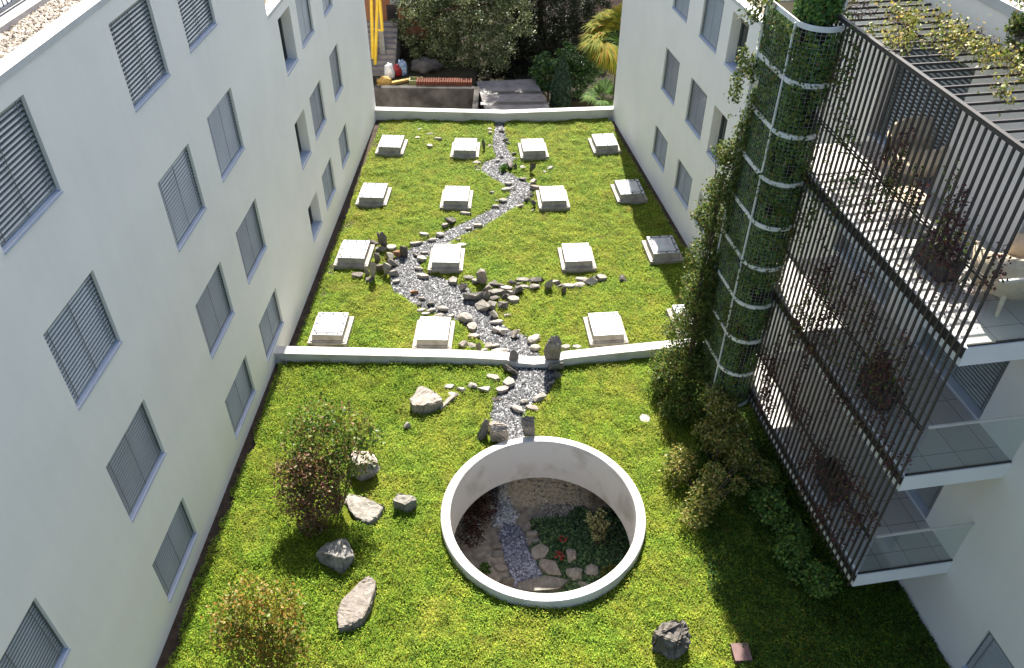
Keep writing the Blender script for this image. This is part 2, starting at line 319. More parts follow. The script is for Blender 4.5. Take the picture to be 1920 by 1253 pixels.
# gravel chips 
MT['gravel'] = LEAF('grey_gravel_chips', [(0, (0.0122, 0.0134, 0.0158)), (.4, (0.0456, 0.0469, 0.0517)), (.7, (0.1156, 0.1156, 0.1186)), (.9, (0.2555, 0.2555, 0.2555)), (1, (0.4867, 0.4806, 0.4685))], 0, .75, .35)
MT['roofchips'] = LEAF('beige_gravel_chips', [(0, (0.08, 0.064, 0.048)), (.4, (0.224, 0.184, 0.144)), (.8, (0.368, 0.32, 0.264)), (1, (0.52, 0.48, 0.432))], 0, .85, .2)

# ------------------------------------------------------------------ frames of the two facades
PL = (-6.84, 7.874, 0.0); RZL = math.pi / 2 - 0.035105
PR = (6.275, 21.45, 0.0); RZR = -math.pi / 2 + R(9.47)
def loc2w(P, rz, x, y, z=0.0):
    c, s = math.cos(rz), math.sin(rz); return np.array([P[0] + c * x - s * y, P[1] + s * x + c * y, z])
def w2loc(P, rz, p):
    c, s = math.cos(rz), math.sin(rz); dx, dy = p[0] - P[0], p[1] - P[1]; return (c * dx + s * dy, -s * dx + c * dy)
def wall_panel(mb, x0, x1, z0, z1, holes, dep=.22, m=0):
    xs = sorted({x0, x1, *[h[0] for h in holes], *[h[1] for h in holes]}); zs = sorted({z0, z1, *[h[2] for h in holes], *[h[3] for h in holes]})
    xs = [x for x in xs if x0 <= x <= x1]; zs = [z for z in zs if z0 <= z <= z1]
    for a, b in zip(xs, xs[1:]):
        for c, d in zip(zs, zs[1:]):
            mx, mz = (a + b) / 2, (c + d) / 2
            if any(h[0] < mx < h[1] and h[2] < mz < h[3] for h in holes): continue
            mb.add([(a, 0, c), (b, 0, c), (b, 0, d), (a, 0, d)], [(0, 1, 2, 3)], m)
    for h in holes:
        a, b, c, d = h[:4]; D = h[4] if len(h) > 4 else dep
        mb.add([(a, 0, c), (b, 0, c), (b, D, c), (a, D, c)], [(0, 3, 2, 1)], m)
        mb.add([(a, 0, d), (b, 0, d), (b, D, d), (a, D, d)], [(0, 1, 2, 3)], m)
        mb.add([(a, 0, c), (a, D, c), (a, D, d), (a, 0, d)], [(0, 1, 2, 3)], m)
        mb.add([(b, 0, c), (b, D, c), (b, D, d), (b, 0, d)], [(0, 3, 2, 1)], m)
_wc = {}
def window(parent, x0, x1, z0, z1, blind=True, dep=.22, tilt=48):
    ch = .074 if tilt < 32 else .041
    w, h = round(x1 - x0, 2), round(z1 - z0, 2); key = (w, h, blind, dep, tilt)
    if key in _wc: o = copy_tree(_wc[key], parent)
    else:
        mb = MB(); e = .004
        mb.box(e, w - e, dep - .03, dep + .05, e, .07, 0).box(e, w - e, dep - .03, dep + .05, h - .07, h - e, 0)
        mb.box(e, .07, dep - .03, dep + .05, .07, h - .07, 0).box(w - .07, w - e, dep - .03, dep + .05, .07, h - .07, 0)
        mb.add([(.07, dep + .01, .07), (w - .07, dep + .01, .07), (w - .07, dep + .01, h - .07), (.07, dep + .01, h - .07)], [(0, 1, 2, 3)], 1)
        o = mb.build('window', [MT['frame'], MT['pane']], parent)
        sl = MB(); sl.add([(.002, -.025, -.006), (w - .002, -.025, -.006), (w - .002, dep - .035, .03), (.002, dep - .035, .03), (.002, -.025, -.03), (w - .002, -.025, -.03), (w - .002, -.003, -.03), (.002, -.003, -.03)],
               [(0, 1, 2, 3), (4, 5, 1, 0), (5, 6, 2, 1), (7, 4, 0, 3)], 0)
        sl.build('sill', MT['sill'], o)
        if blind:
            bm = MB(); y = dep - .13; pitch = .076; ca, sa = math.cos(R(tilt)), math.sin(R(tilt))
            zz = .10
            while zz < h - .06:
                pr = []
                for q in range(4):
                    u = (q / 3 - .5) * ch; v = .011 * (1 - (q / 1.5 - 1) ** 2)
                    pr.append((y + u * ca - v * sa, zz + u * sa + v * ca))
                vs = [(xx, p_[0], p_[1]) for p_ in pr for xx in (.025, w - .025)]
                bm.add(vs, [(2 * q, 2 * q + 1, 2 * q + 3, 2 * q + 2) for q in range(3)], 0)
                zz += pitch
            bm.box(.02, w - .02, y - .03, y + .03, .045, .07, 0); bm.box(.02, w - .02, y - .045, y + .045, h - .06, h - .005, 0)
            for f in (.1, .5, .9): bm.box(w * f - .006, w * f + .006, y - .047, y - .042, .05, h - .03, 1)
            bm.box(.004, .022, y - .03, y + .03, .04, h - .01, 1); bm.box(w - .022, w - .004, y - .03, y + .03, .04, h - .01, 1)
            bm.build('blind', [MT['slat'], MT['tape']], o, smooth=False)
        _wc[key] = o
    o.location = (x0, 0, z0); return o
def chips(name, P, size, mat, parent=None):    # small stone chips: squashed octahedra
    n = len(P); P = np.asarray(P, float)
    s = size * rng.uniform(.5, 1.4, (n, 3)); s[:, 2] *= .6; a = rng.uniform(0, 6.28, n); c, d = np.cos(a), np.sin(a)
    base = np.array([[1, 0, 0], [0, 1, 0], [-1, 0, 0], [0, -1, 0], [0, 0, 1.0]])
    V = base[None] * s[:, None, :] + rng.normal(0, .25, (n, 5, 3)) * s[:, None, :]
    X = V[..., 0] * c[:, None] - V[..., 1] * d[:, None]; Y = V[..., 0] * d[:, None] + V[..., 1] * c[:, None]
    V = np.stack([X, Y, V[..., 2]], -1) + P[:, None, :]
    F = np.array([[0, 1, 4], [1, 2, 4], [2, 3, 4], [3, 0, 4]])
    idx = (F[None] + (np.arange(n) * 5)[:, None, None]).reshape(-1)
    me = bpy.data.meshes.new(name); me.vertices.add(5 * n); me.loops.add(len(idx)); me.polygons.add(len(idx) // 3)
    me.vertices.foreach_set('co', V.astype(np.float32).ravel()); me.loops.foreach_set('vertex_index', idx.astype(np.int32))
    me.polygons.foreach_set('loop_start', np.arange(0, len(idx), 3, dtype=np.int32)); me.materials.append(mat); me.update(calc_edges=True)
    return link(name, me, parent)

# ------------------------------------------------------------------ left building
LB = empty('white_building', PL, 'long white plastered building with rows of grey blinds left of the green roof', 'building', None, RZL)
colsL = {'A': (1.13, 2.78), 'B': (5.55, 7.21), 'C': (8.35, 10.01)}
rowsL = [(.50, 1.72), (3.07, 4.53), (5.92, 7.42), (8.86, 10.36)]
winL = []
for c in ('A', 'B', 'C'):
    for r in range(4): winL.append((*colsL[c], *rowsL[r], True))
winL.append((-2.95, -1.3, 3.07, 4.5, True)); winL.append((-2.95, -1.3, .5, 1.72, True)); winL.append((-2.95, -1.3, 5.92, 7.42, True))
winL += [(15.86, 17.3, .66, 1.90, True), (15.9, 17.42, 3.2, 4.58, True), (16.05, 17.55, 6.08, 7.47, True),
         (18.56, 19.92, .74, 1.92, True), (18.85, 20.2, 3.18, 4.74, True), (18.96, 20.2, 6.02, 7.45, True)]
nL = [(13.9, 15.1, .66, 1.84), (14.05, 15.2, 3.15, 4.58), (14.2, 15.4, 6.0, 7.52)]
LN, LM, LF = -16.0, 13.42, 25.3
def hls(ws, a, b): return [w for w in ws if a <= w[0] and w[1] <= b]
mb = MB()
hb = [(w[0], w[1], w[2], w[3], .22) for w in winL]; hn = [(*w, .32) for w in nL]
wall_panel(mb, LN, LM, -1.2, 10.66, hls(hb, LN, LM)); wall_panel(mb, LM, LF, -1.2, 7.80, hls(hb, LM, LF) + hls(hn, LM, LF))
mb.add([(LM, 0, 7.80), (LM, 9, 7.80), (LM, 9, 10.66), (LM, 0, 10.66)], [(0, 1, 2, 3)])
mb.add([(LF, 0, -6), (LF, 9, -6), (LF, 9, 7.75), (LF, 0, 7.75)], [(0, 1, 2, 3)])
mb.add([(LM, 0, -6), (LF, 0, -6), (LF, 0, -1.2), (LM, 0, -1.2)], [(0, 1, 2, 3)])
mb.add([(LN, 9, -6), (LF, 9, -6), (LF, 9, 7.75), (LN, 9, 7.75)], [(3, 2, 1, 0)])
mb.build('wall', MT['plaster'], LB)
for w in winL: window(LB, *w[:4], True, .22, 24 if w[2] > 5 else 38)
for w in nL: window(LB, *w, False, .32)
def coping(parent, x0, x1, zt, over=.03, wid=.42, h=.24, ends=()):
    mb = MB(); mb.box(x0, x1, -over, wid, zt - h, zt)
    for e in ends:
        mb.box(min(e), max(e), wid + .001, 8.8, zt - h + .002, zt - .002)
    return mb.build('coping', MT['coping'], parent)
coping(LB, LN, LM + .02, 10.76, .02, .26, .1); coping(LB, LM + .03, LF + .03, 7.90, .02, .26, .1, ends=[(LF - .4, LF + .03)])
mb = MB(); mb.box(LN, LM - .02, .26, 8.9, 10.3, 10.60); mb.build('roof', MT['roofgravel'], LB)
mb = MB(); mb.box(LM + .02, LF - .4, .26, 8.9, 7.3, 7.74); mb.build('roof', MT['roofgravel'], LB)
P = np.c_[rng.uniform(-3, 11, 9000), rng.uniform(.28, 1.03, 9000), np.full(9000, 10.61)]
o = chips('roof_gravel', P, .035, MT['roofchips'], LB); o['kind'] = 'stuff'
P = np.c_[rng.uniform(LM + .05, LM + 5, 2500), rng.uniform(.28, 2.5, 2500), np.full(2500, 7.75)]
o = chips('roof_gravel', P, .04, MT['roofchips'], LB); o['kind'] = 'stuff'
mb = MB(); mb.box(LN, LM - .3, 1.03, 1.26, 10.6, 10.70); mb.build('upstand', MT['terrace_pale'], LB)
mb = MB(); mb.box(LN, LM - .3, 1.26, 8.5, 10.6, 10.68); mb.build('terrace_floor', MT['terrace_pale'], LB)
rl = MB(); rl.box(LN, LM - .4, 1.30, 1.36, 10.72, 10.78)
for k in range(170): rl.box(-8 + k * .12, -8 + k * .12 + .014, 1.32, 1.34, 10.78, 11.6)
rl.box(LN, LM - .4, 1.30, 1.36, 11.6, 11.65); rl.build('roof_railing', MT['greypost'], LB)

# ------------------------------------------------------------------ right building
RB = empty('white_building', PR, 'white plastered building with balconies behind dark slat screens right of the green roof', 'building', None, RZR)
S = lambda a, b: (-b, -a)     # distances measured away from the viewer -> local x
colR = [S(5.0, 6.47), S(2.35, 3.83), S(.45, 1.55)]
winR = []
for (z0, z1) in ((.74, 1.90), (3.34, 4.79), (6.15, 7.62)):
    k = 0.0 if z0 < 1 else (-.08 if z0 < 4 else -.18)
    winR.append((colR[0][0] - k, colR[0][1] - k, z0, z1)); winR.append((colR[1][0] - k, colR[1][1] - k, z0, z1))
nR = [(-1.62, -.70, .80, 1.86), (-1.62, -.56, 3.26, 4.79), (-1.46, -.32, 6.13, 7.58)]
RF, RM, RN = -12.0, .52, 22.0
low = (13.68, 15.15, .10, 1.40)
FL = [1.65, 4.50, 7.36]
doors = [(a_, b_, f + .02, f + 2.3) for f in FL for a_, b_ in (((5.7, 8.1), (10.4, 11.4)) if f > 7 else ((5.7, 8.1), (9.2, 11.4)))]
mb = MB()
YN = .24
wall_panel(mb, RF, RM, -1.2, 7.80, [(*w, .22) for w in winR] + [(*w, .32) for w in nR])
v0 = len(mb.v)
wall_panel(mb, RM, RN, -1.2, 10.66, [(*low, .2)] + [(*d, .34) for d in doors])
mb.v[v0:] = [(x, y + YN, z) for x, y, z in mb.v[v0:]]
mb.add([(RM, 0, -1.2), (RM, YN, -1.2), (RM, YN, 7.8), (RM, 0, 7.8)], [(0, 1, 2, 3)])
mb.add([(RM, 0, 7.75), (RM, 9, 7.75), (RM, 9, 10.6), (RM, 0, 10.6)], [(3, 2, 1, 0)])
mb.add([(RF, 0, -6), (RF, 9, -6), (RF, 9, 7.75), (RF, 0, 7.75)], [(3, 2, 1, 0)])
mb.add([(RF, 0, -6), (RM, 0, -6), (RM, 0, -1.2), (RF, 0, -1.2)], [(0, 1, 2, 3)])
mb.add([(RF, 9, -6), (RN, 9, -6), (RN, 9, 7.75), (RF, 9, 7.75)], [(3, 2, 1, 0)])
mb.build('wall', MT['plaster'], RB)
for w in winR: window(RB, *w, True, .22, 24 if w[2] > 5 else 38)
for w in nR: window(RB, *w, False, .32)
window(RB, *low, True, .2, 30).location.y = YN
for d in doors: window(RB, *d, True, .34, 28).location.y = YN
mb = MB(); mb.box(RF - .02, RM - .02, -.02, .26, 7.80, 7.90); mb.box(RF - .02, RF + .4, .261, 8.8, 7.80, 7.895); mb.build('coping', MT['coping'], RB)
mb = MB(); mb.box(RF + .4, RM - .02, .26, 8.9, 7.3, 7.74); mb.build('roof', MT['roofgravel'], RB)
P = np.c_[rng.uniform(-6, RM - .1, 3000), rng.uniform(.28, 2.5, 3000), np.full(3000, 7.75)]
o = chips('roof_gravel', P, .04, MT['roofchips'], RB); o['kind'] = 'stuff'
mb = MB(); mb.box(RM, RN, YN - .02, YN + .26, 10.66, 10.82); mb.build('coping', MT['coping'], RB)
mb = MB(); mb.box(RM + .02, RN, YN + .26, 8.9, 10.3, 10.6); mb.build('roof', MT['roofgravel'], RB)
P = np.c_[rng.uniform(3, 12, 3000), rng.uniform(.52, 1.4, 3000), np.full(3000, 10.61)]
o = chips('roof_gravel', P, .035, MT['roofchips'], RB); o['kind'] = 'stuff'
mb = MB(); mb.box(RM + .5, RN, 1.5, 1.56, 10.6, 10.9); mb.build('upstand', MT['greypost'], RB)
# balconies
BX0, BX1, BY = 6.0, 12.39, -1.74
for f in FL:
    sb = MB(); sb.box(BX0, BX1, BY, YN - .002, f - .36, f - .006); sl = sb.build('balcony_slab', MT['slab'], RB)
    tb = MB(); tb.box(BX0 + .05, BX1 - .05, BY + .06, YN + .33, f - .03, f + .004)
    tb.build('tiled_floor', MT['tiles'], sl)
    eb = MB(); eb.box(BX0, BX1 - .01, BY - .02, BY - .003, f - .21, f - .02, 0); eb.box(BX0, BX1 - .01, BY - .035, BY - .003, f - .02, f + .0, 1); eb.build('edge_beam', [MT['steelband'], MT['greypost']], sl)
    gb = MB(); gb.box(BX1 - .045, BX1 - .028, BY + .04, YN - .02, f + .03, f + 1.14); gl = gb.build('glass_balustrade', MT['railglass'], RB)
    hb_ = MB(); hb_.box(BX1 - .056, BX1 - .018, BY + .04, YN - .004, f + 1.14, f + 1.175); hb_.build('handrail', MT['rail_pale'], gl)
    fb = MB(); fb.box(BX1 - .052, BX1 - .022, BY + .02, YN - .004, f - .002, f + .03); fb.build('glazing_channel', MT['steel'], gl)
# slat screens, one per storey
ZB = [1.30, 4.14, 7.0, 10.24]
pitch = .148
for k in range(3):
    sc_ = MB(); x = BX1 - .03
    while x > 6.55:
        sc_.box(x - .016, x + .016, BY - .095, BY - .06, ZB[k] + .004, ZB[k + 1] - .004); x -= pitch
    so = sc_.build('slat_screen', MT['steel'], RB)
    rb = MB(); z = FL[k] + 1.05
    rb.box(BX0, BX1 - .03, BY - .052, BY - .03, z - .012, z + .012); rb.box(BX0, BX1 - .03, BY - .052, BY - .03, z + .05, z + .066); rb.build('cross_rail', MT['steel'], so)
# pergola over the top balcony
pg = MB(); pg.box(BX0 - 2, BX1 + .0, BY - .12, BY - .05, 10.24, 10.31)
po = pg.build('pergola_rail', MT['steel'], RB)
ps = MB(); x = BX1 - .2
while x > 4.2:
    ps.box(x - .015, x + .015, BY - .05, YN - .005, 10.2, 10.24); x -= .29
ps.build('pergola_slats', MT['steel'], RB)
pp = MB(); pp.box(BX0 + .02, BX0 + .09, BY - .1, BY - .03, 7.45, 10.24); pp.build('pergola_post', MT['steel'], RB)

# ------------------------------------------------------------------ lawns, stream, occupied-ground masks
ZF = -.37
wallpts = [(-6.62, 16.76, .30), (-3.7, 16.70, .30), (-1.4, 16.66, .29), (-.15, 16.63, .24), (.15, 16.60, .16), (.6, 16.575, .13), (1.1, 16.60, .17), (1.45, 16.66, .27), (2.6, 16.83, .30), (4.83, 17.17, .32), (7.0, 17.5, .32)]
def ywall(x): return np.interp(x, [p[0] for p in wallpts], [p[1] for p in wallpts])
def ypar(x): return np.interp(x, [-6.2, -.4, 4.6], [32.9, 32.72, 33.15])
xl = lambda y: -6.84 + (y - 7.874) * .03512
xr = lambda y: 6.275 - (y - 21.45) * .1668
streamF = [(937, 240, 16), (935, 262, 20), (938, 280, 26), (948, 297, 30), (925, 312, 46), (922, 318, 40), (950, 335, 36), (975, 350, 44), (978, 365, 40), (960, 380, 30), (930, 398, 28), (890, 420, 32), (860, 432, 30), (825, 452, 34), (790, 470, 44), (765, 487, 54), (757, 505, 58), (772, 530, 80), (805, 545, 100), (840, 560, 104), (870, 575, 88), (893, 592, 72), (908, 612, 60), (930, 630, 66), (960, 646, 76), (985, 662, 84)]
streamN = [(1000, 690, 84), (1000, 706, 84), (995, 724, 78), (970, 742, 76), (955, 760, 66), (950, 778, 60), (955, 795, 56), (962, 812, 56)]
def path(lst, z):
    out = []
    for px, py, w in lst:
        a = G(px, py, z); s = depth(a) / FPX; out.append((a[0], a[1], w * s * .44))
    return np.array(out)
SF, SN = path(streamF, ZF), path(streamN, 0.0)
SF = np.vstack([[SF[0, 0], 32.9, .12], SF]); SF[-1, 1] = 17.0
SN = np.vstack([[SN[0, 0] - .05, 16.75, .5], SN])
def dist_path(x, y, S):
    best = np.full(np.shape(x), -9.0)
    for (x0, y0, w0), (x1, y1, w1) in zip(S, S[1:]):
        dx, dy = x1 - x0, y1 - y0; t = np.clip(((x - x0) * dx + (y - y0) * dy) / (dx * dx + dy * dy + 1e-9), 0, 1)
        d = (w0 + (w1 - w0) * t) - np.hypot(x - x0 - t * dx, y - y0 - t * dy); best = np.maximum(best, d)
    return best            # > 0 inside the stream
blockers = []            # (x, y, rx, ry, rot)
def blocked(x, y, grow=0.0):
    b = np.zeros(np.shape(x), bool)
    for (bx, by, rx, ry, ro) in blockers:
        c, s = math.cos(ro), math.sin(ro); u = (x - bx) * c + (y - by) * s; v = -(x - bx) * s + (y - by) * c
        b |= (u / (rx + grow)) ** 2 + (v / (ry + grow)) ** 2 < 1
    return b
RX, RY, RR, RI = .73, 11.5, 2.30, 2.09        # ring wall of the light well
blockers.append((RX, RY, RR, RR, 0))

# ------------------------------------------------------------------ stones
def hull_rock(name, W, D, H, seed, sharp, mat, kind):
    rg = random.Random(seed); bm = bmesh.new()
    n = {'s': 11, 'r': 34, 'u': 10, 'f': 8, 'y': 7}[kind]
    for _ in range(n):
        v = Vector((rg.gauss(0, 1), rg.gauss(0, 1), rg.gauss(0, 1))).normalized()
        e = .75 if kind != 'r' else 1.0
        q = Vector([math.copysign(abs(c) ** e, c) for c in v])
        bm.verts.new((q.x * W / 2 * rg.uniform(.9, 1.18), q.y * D / 2 * rg.uniform(.85, 1.08), H * .45 + q.z * H * .55 * rg.uniform(.85, 1.05)))
    if kind == 'f':
        k = rg.randint(5, 7)
        for i in range(k):
            a = 2 * math.pi * i / k + rg.uniform(-.3, .3); rr = rg.uniform(.85, 1.1)
            for z in (-.05 * H, H * rg.uniform(.82, 1.0)): bm.verts.new((math.cos(a) * W / 2 * rr, math.sin(a) * D / 2 * rr, z))
    if kind == 'y': bm.verts.new((W * .08, D * .2, H * 1.1)); bm.verts.new((-W * .5, 0, H * .45)); bm.verts.new((W * .5, .05 * D, H * .4)); bm.verts.new((.05 * W, -D * .5, H * .3))
    r = bmesh.ops.convex_hull(bm, input=bm.verts)
    bmesh.ops.delete(bm, geom=[e for e in r['geom_interior'] if isinstance(e, bmesh.types.BMVert)], context='VERTS')
    bmesh.ops.dissolve_limit(bm, angle_limit=R(9), verts=bm.verts, edges=bm.edges)
    bw = min(W, D, H) * (.03 if kind != 'r' else .12)
    bmesh.ops.bevel(bm, geom=list(bm.edges), offset=bw, segments=2, affect='EDGES', profile=.6, clamp_overlap=True)
    bmesh.ops.triangulate(bm, faces=bm.faces)
    if max(W, D) > .5:
        bmesh.ops.subdivide_edges(bm, edges=bm.edges, cuts=1, use_grid_fill=True)
        bm.normal_update()
        for v in bm.verts: v.co += v.normal * rg.uniform(-.012, .012) * max(W, D) * .8
    me = bpy.data.meshes.new(name); bm.to_mesh(me); bm.free(); me.materials.append(mat)
    if kind == 'r': me.polygons.foreach_set('use_smooth', [True] * len(me.polygons))
    return link(name, me)
rocks = []
ROT = {}
def stones(where, z, lst, grp=None, hk=None):
    for e in lst:
        px, py, w, h, tone = e[:5]; kind = e[5] if len(e) > 5 else ('u' if h > 1.2 * w else ('f' if tone == 'p' and h < .75 * w else 's'))
        rot = e[6] if len(e) > 6 else random.uniform(-.35, .35); lab = e[7] if len(e) > 7 else None
        big = 1.2 if where in (C1, C3G, C4G) else 1.0; w *= 1.12 * big; h *= 1.1 * big; a = G(px, py, z); s = depth(a) / FPX; dep = math.atan2(CAMH - z, math.hypot(a[0], a[1])); sd, cd = math.sin(dep), math.cos(dep)
        W, V = w * s, h * s
        if kind == 'u': D = .6 * W; H = max((V - D * sd) / cd, .9 * W)
        elif kind == 'f': H = .34 * min(W, V / sd); D = max((V - H * cd) / sd, .3 * W)
        elif kind == 'r': H = .55 * min(W, V); D = max((V - H * cd) / sd, .5 * W)
        else: H = .6 * min(W, V); D = max((V - H * cd) / sd, .5 * W)
        if len(e) > 8: H = e[8]
        if len(e) > 9: W, D = e[9], e[10]
        a = G(px, py, z + H * .45)
        o = hull_rock('rock', W, D, H * 1.15, len(rocks) * 13 + 5, 1, RK[tone], kind)
        o.location = (a[0], a[1], z - H * .08 + .005); o.rotation_euler = (random.uniform(-.06, .06), random.uniform(-.06, .06), rot)
        blockers.append((a[0], a[1], W * .5, D * .5, rot))
        rocks.append((o, where, tone, kind, W, px, py, lab, grp or 'stones ' + where))
C3G, C4G = 'in the dark stone pile mid-lawn', 'in the stone row ending right of the pile'
C1 = 'heaped beside the near left skylight'
stones(C1, ZF, [(699, 454, 20, 13, 'd'), (718, 452, 13, 25, 'd'), (711, 443, 9, 13, 'd'), (715, 467, 19, 12, 'g'), (734, 465, 15, 11, 'p'), (755, 471, 15, 20, 'd'), (744, 476, 15, 14, 'r'), (729, 481, 16, 15, 'g'), (706, 482, 12, 22, 'd'), (715, 497, 18, 26, 'd'), (738, 493, 18, 18, 'd'), (727, 507, 15, 22, 'g'), (738, 514, 17, 14, 'g'), (701, 508, 11, 30, 'k'), (688, 507, 9, 19, 'k'), (692, 524, 12, 14, 'd'), (670, 516, 19, 11, 'k')])
C2 = 'on the bank at the stream bend'
stones(C2, ZF, [(795, 440, 20, 8, 'p'), (825, 440, 14, 12, 'p', 'r'), (810, 450, 16, 9, 'p', 'r'), (779, 457, 23, 8, 'p'), (859, 450, 11, 11, 'p'), (843, 458, 12, 8, 'g'), (865, 461, 20, 11, 'p'), (796, 474, 13, 5, 'p'), (778, 479, 10, 8, 'k'), (791, 486, 19, 12, 'p'), (785, 504, 15, 10, 'p', 'r'), (793, 518, 21, 10, 'k', 'f'), (743, 528, 13, 7, 'p'), (776, 549, 17, 10, 'r'), (850, 527, 17, 16, 'g', 'f'), (879, 522, 19, 10, 'g', 'f')])
C3 = 'in the dark stone pile mid-lawn'
stones(C3, ZF, [(868, 539, 16, 15, 'd'), (903, 519, 15, 27, 'k', 'u'), (894, 529, 16, 13, 'g'), (923, 532, 17, 15, 'd'), (912, 540, 14, 14, 'g'), (939, 538, 17, 13, 'd'), (894, 551, 36, 24, 'g'), (912, 554, 14, 20, 'g'), (931, 549, 25, 12, 'g', 'f'), (927, 560, 18, 12, 'd'), (950, 542, 18, 11, 'p'), (956, 549, 15, 13, 'g'), (947, 556, 14, 14, 'd'), (969, 545, 19, 21, 'd', 's'), (962, 562, 17, 12, 'p'), (904, 572, 24, 22, 'g', 's', -.6), (922, 573, 17, 17, 'g'), (943, 572, 18, 16, 'd'), (926, 589, 15, 15, 'g')])
C4 = 'in the stone row ending right of the pile'
stones(C4, ZF, [(961, 530, 14, 11, 'd'), (981, 526, 22, 9, 'p'), (973, 534, 10, 8, 'd'), (983, 538, 15, 7, 'p'), (1009, 526, 25, 12, 'd'), (1003, 538, 16, 12, 'g'), (1028, 533, 12, 24, 'g', 'u'), (1040, 529, 18, 13, 'g'), (1050, 536, 15, 13, 'd'), (1055, 543, 9, 17, 'd', 'u'), (1066, 537, 17, 9, 'p'), (1085, 535, 18, 11, 'p', 'r'), (1091, 525, 17, 9, 'p'), (1107, 528, 22, 14, 'p', 'y'), (1116, 523, 10, 12, 'd'), (1128, 521, 16, 11, 'p'),
   (1167, 523, 15, 14, 'd', 's', 0.1, 'lone dark cube-like stone right of the stone row')])
C5 = 'on the left bank below the pile'
stones(C5, ZF, [(873, 596, 27, 24, 'p', 'r', -.5, 'large pale egg-shaped stone on the left stream bank'), (885, 613, 18, 20, 'g', 'f'), (790, 582, 16, 9, 'p', 'r'), (809, 582, 16, 9, 'p', 'r'), (831, 579, 22, 13, 'p', 'r'), (798, 589, 16, 7, 'p'), (822, 593, 25, 13, 'g', 'r'), (846, 593, 13, 8, 'p'), (797, 599, 13, 11, 'p'), (817, 601, 13, 8, 'p'), (837, 600, 20, 11, 'g', 'r'), (791, 560, 13, 9, 'p', 'r'), (787, 570, 10, 8, 'g'), (808, 570, 17, 11, 'd')])
C6 = 'near the dividing wall, by the stream'
stones(C6, ZF, [(932, 604, 22, 11, 'p', 'r'), (951, 591, 14, 5, 'p'), (930, 618, 15, 15, 'p'), (946, 623, 22, 15, 'k', 's', -.4), (968, 627, 20, 20, 'k', 's'), (1001, 636, 25, 15, 'p', 'f', .6), (1003, 652, 17, 12, 'p'), (1060, 652, 18, 12, 'g', 'f'), (1081, 651, 18, 10, 'p'), (889, 631, 22, 12, 'k', 'f'), (868, 646, 18, 18, 'k', 's', .5), (885, 645, 15, 19, 'g', 's'), (898, 652, 11, 18, 'd'), (913, 647, 20, 14, 'k'), (930, 648, 15, 7, 'p'), (939, 659, 32, 10, 'p', 'r', .1), (907, 657, 15, 8, 'k')])
C7 = 'on the right lawn below the wall'
C8 = 'in the loose row left of the lower stream'
stones(C8, 0, [(925, 709, 24, 15, 'k', 'f', -.4), (955, 718, 21, 20, 'p', 'f', -.6), (842, 726, 18, 12, 'p'), (864, 732, 16, 17, 'p', 's'), (886, 724, 22, 17, 'p', 's'), (909, 730, 27, 19, 'p', 's'), (941, 731, 24, 14, 'k', 'f', .4), (851, 741, 21, 11, 'p', 'f', -.3), (930, 748, 18, 7, 'k')])
stones('bordering the lower stream on the right', 0, [(1011, 746, 28, 19, 'p', 's', .5), (982, 753, 15, 11, 'p', 'r'), (970, 767, 27, 15, 'p', 'r', -.5), (999, 766, 23, 12, 'k', 'f', -.3), (1044, 705, 16, 18, 'd'), (1032, 718, 14, 9, 'k')])
def cut_rock(pts, z0, tone, label, grp, thick=None, flare=1.05, jit=.01):
    """stone with a surveyed outline: pts (px, py, height above z0); with thick, the outline is its top face"""
    W = [];
    for q in pts:
        h = thick if thick is not None else q[2]; a = G(q[0], q[1], z0 + h); W.append(Vector((a[0], a[1], h)))
    c = sum(W, Vector()) / len(W); bm = bmesh.new(); rg = random.Random(len(rocks))
    for w in W: bm.verts.new((w.x - c.x, w.y - c.y, w.z))
    if thick is not None:
        for w in W: bm.verts.new(((w.x - c.x) * flare, (w.y - c.y) * flare, -.06))
    r = bmesh.ops.convex_hull(bm, input=bm.verts)
    bmesh.ops.delete(bm, geom=[e for e in r['geom_interior'] if isinstance(e, bmesh.types.BMVert)], context='VERTS')
    bmesh.ops.dissolve_limit(bm, angle_limit=R(6), verts=bm.verts, edges=bm.edges)
    bmesh.ops.bevel(bm, geom=list(bm.edges), offset=.018, segments=2, affect='EDGES', profile=.6, clamp_overlap=True)
    bmesh.ops.triangulate(bm, faces=bm.faces)
    for _ in range(2):
        bmesh.ops.subdivide_edges(bm, edges=[e for e in bm.edges if e.calc_length() > .06], cuts=1)
        bmesh.ops.triangulate(bm, faces=bm.faces)
    bm.normal_update()
    for v in bm.verts: v.co += v.normal * rg.gauss(0, jit)
    me = bpy.data.meshes.new('rock'); bm.to_mesh(me); bm.free(); me.materials.append(RK[tone]); o = link('rock', me); o.location = (c.x, c.y, z0)
    rx = max(abs(w.x - c.x) for w in W); ry = max(abs(w.y - c.y) for w in W); blockers.append((c.x, c.y, rx * .95, ry * .95, 0))
    rocks.append((o, '', tone, 's', 2 * rx, 0, 0, label, grp)); return o
X = 'lone rocks on the near lawn'
cut_rock([(787, 723), (797, 725), (812, 733), (827, 744), (829, 751), (820, 754), (794, 762), (774, 759), (769, 749), (778, 737)], 0, 'k', 'big pale flat-topped boulder left of the lower stream', X, .30)
cut_rock([(390 + a / 4.2775, 960 + b_ / 4.2775) for a, b_ in ((1285, 512), (1335, 540), (1345, 590), (1320, 680), (1290, 760), (1240, 850), (1150, 895), (1045, 930), (1035, 800), (1070, 710), (1150, 630), (1215, 560))], 0, 'k', 'long pale slab of rock lying on the lawn at bottom left', X, .2)
cut_rock([(400 + a / 4.1775, 700 + b_ / 4.1775) for a, b_ in ((1010, 960), (1060, 945), (1180, 970), (1335, 1040), (1275, 1130), (1210, 1170), (1120, 1130), (1060, 1050))], 0, 'g', 'flat grey slab lying in front of the rounded boulder', X, .12)
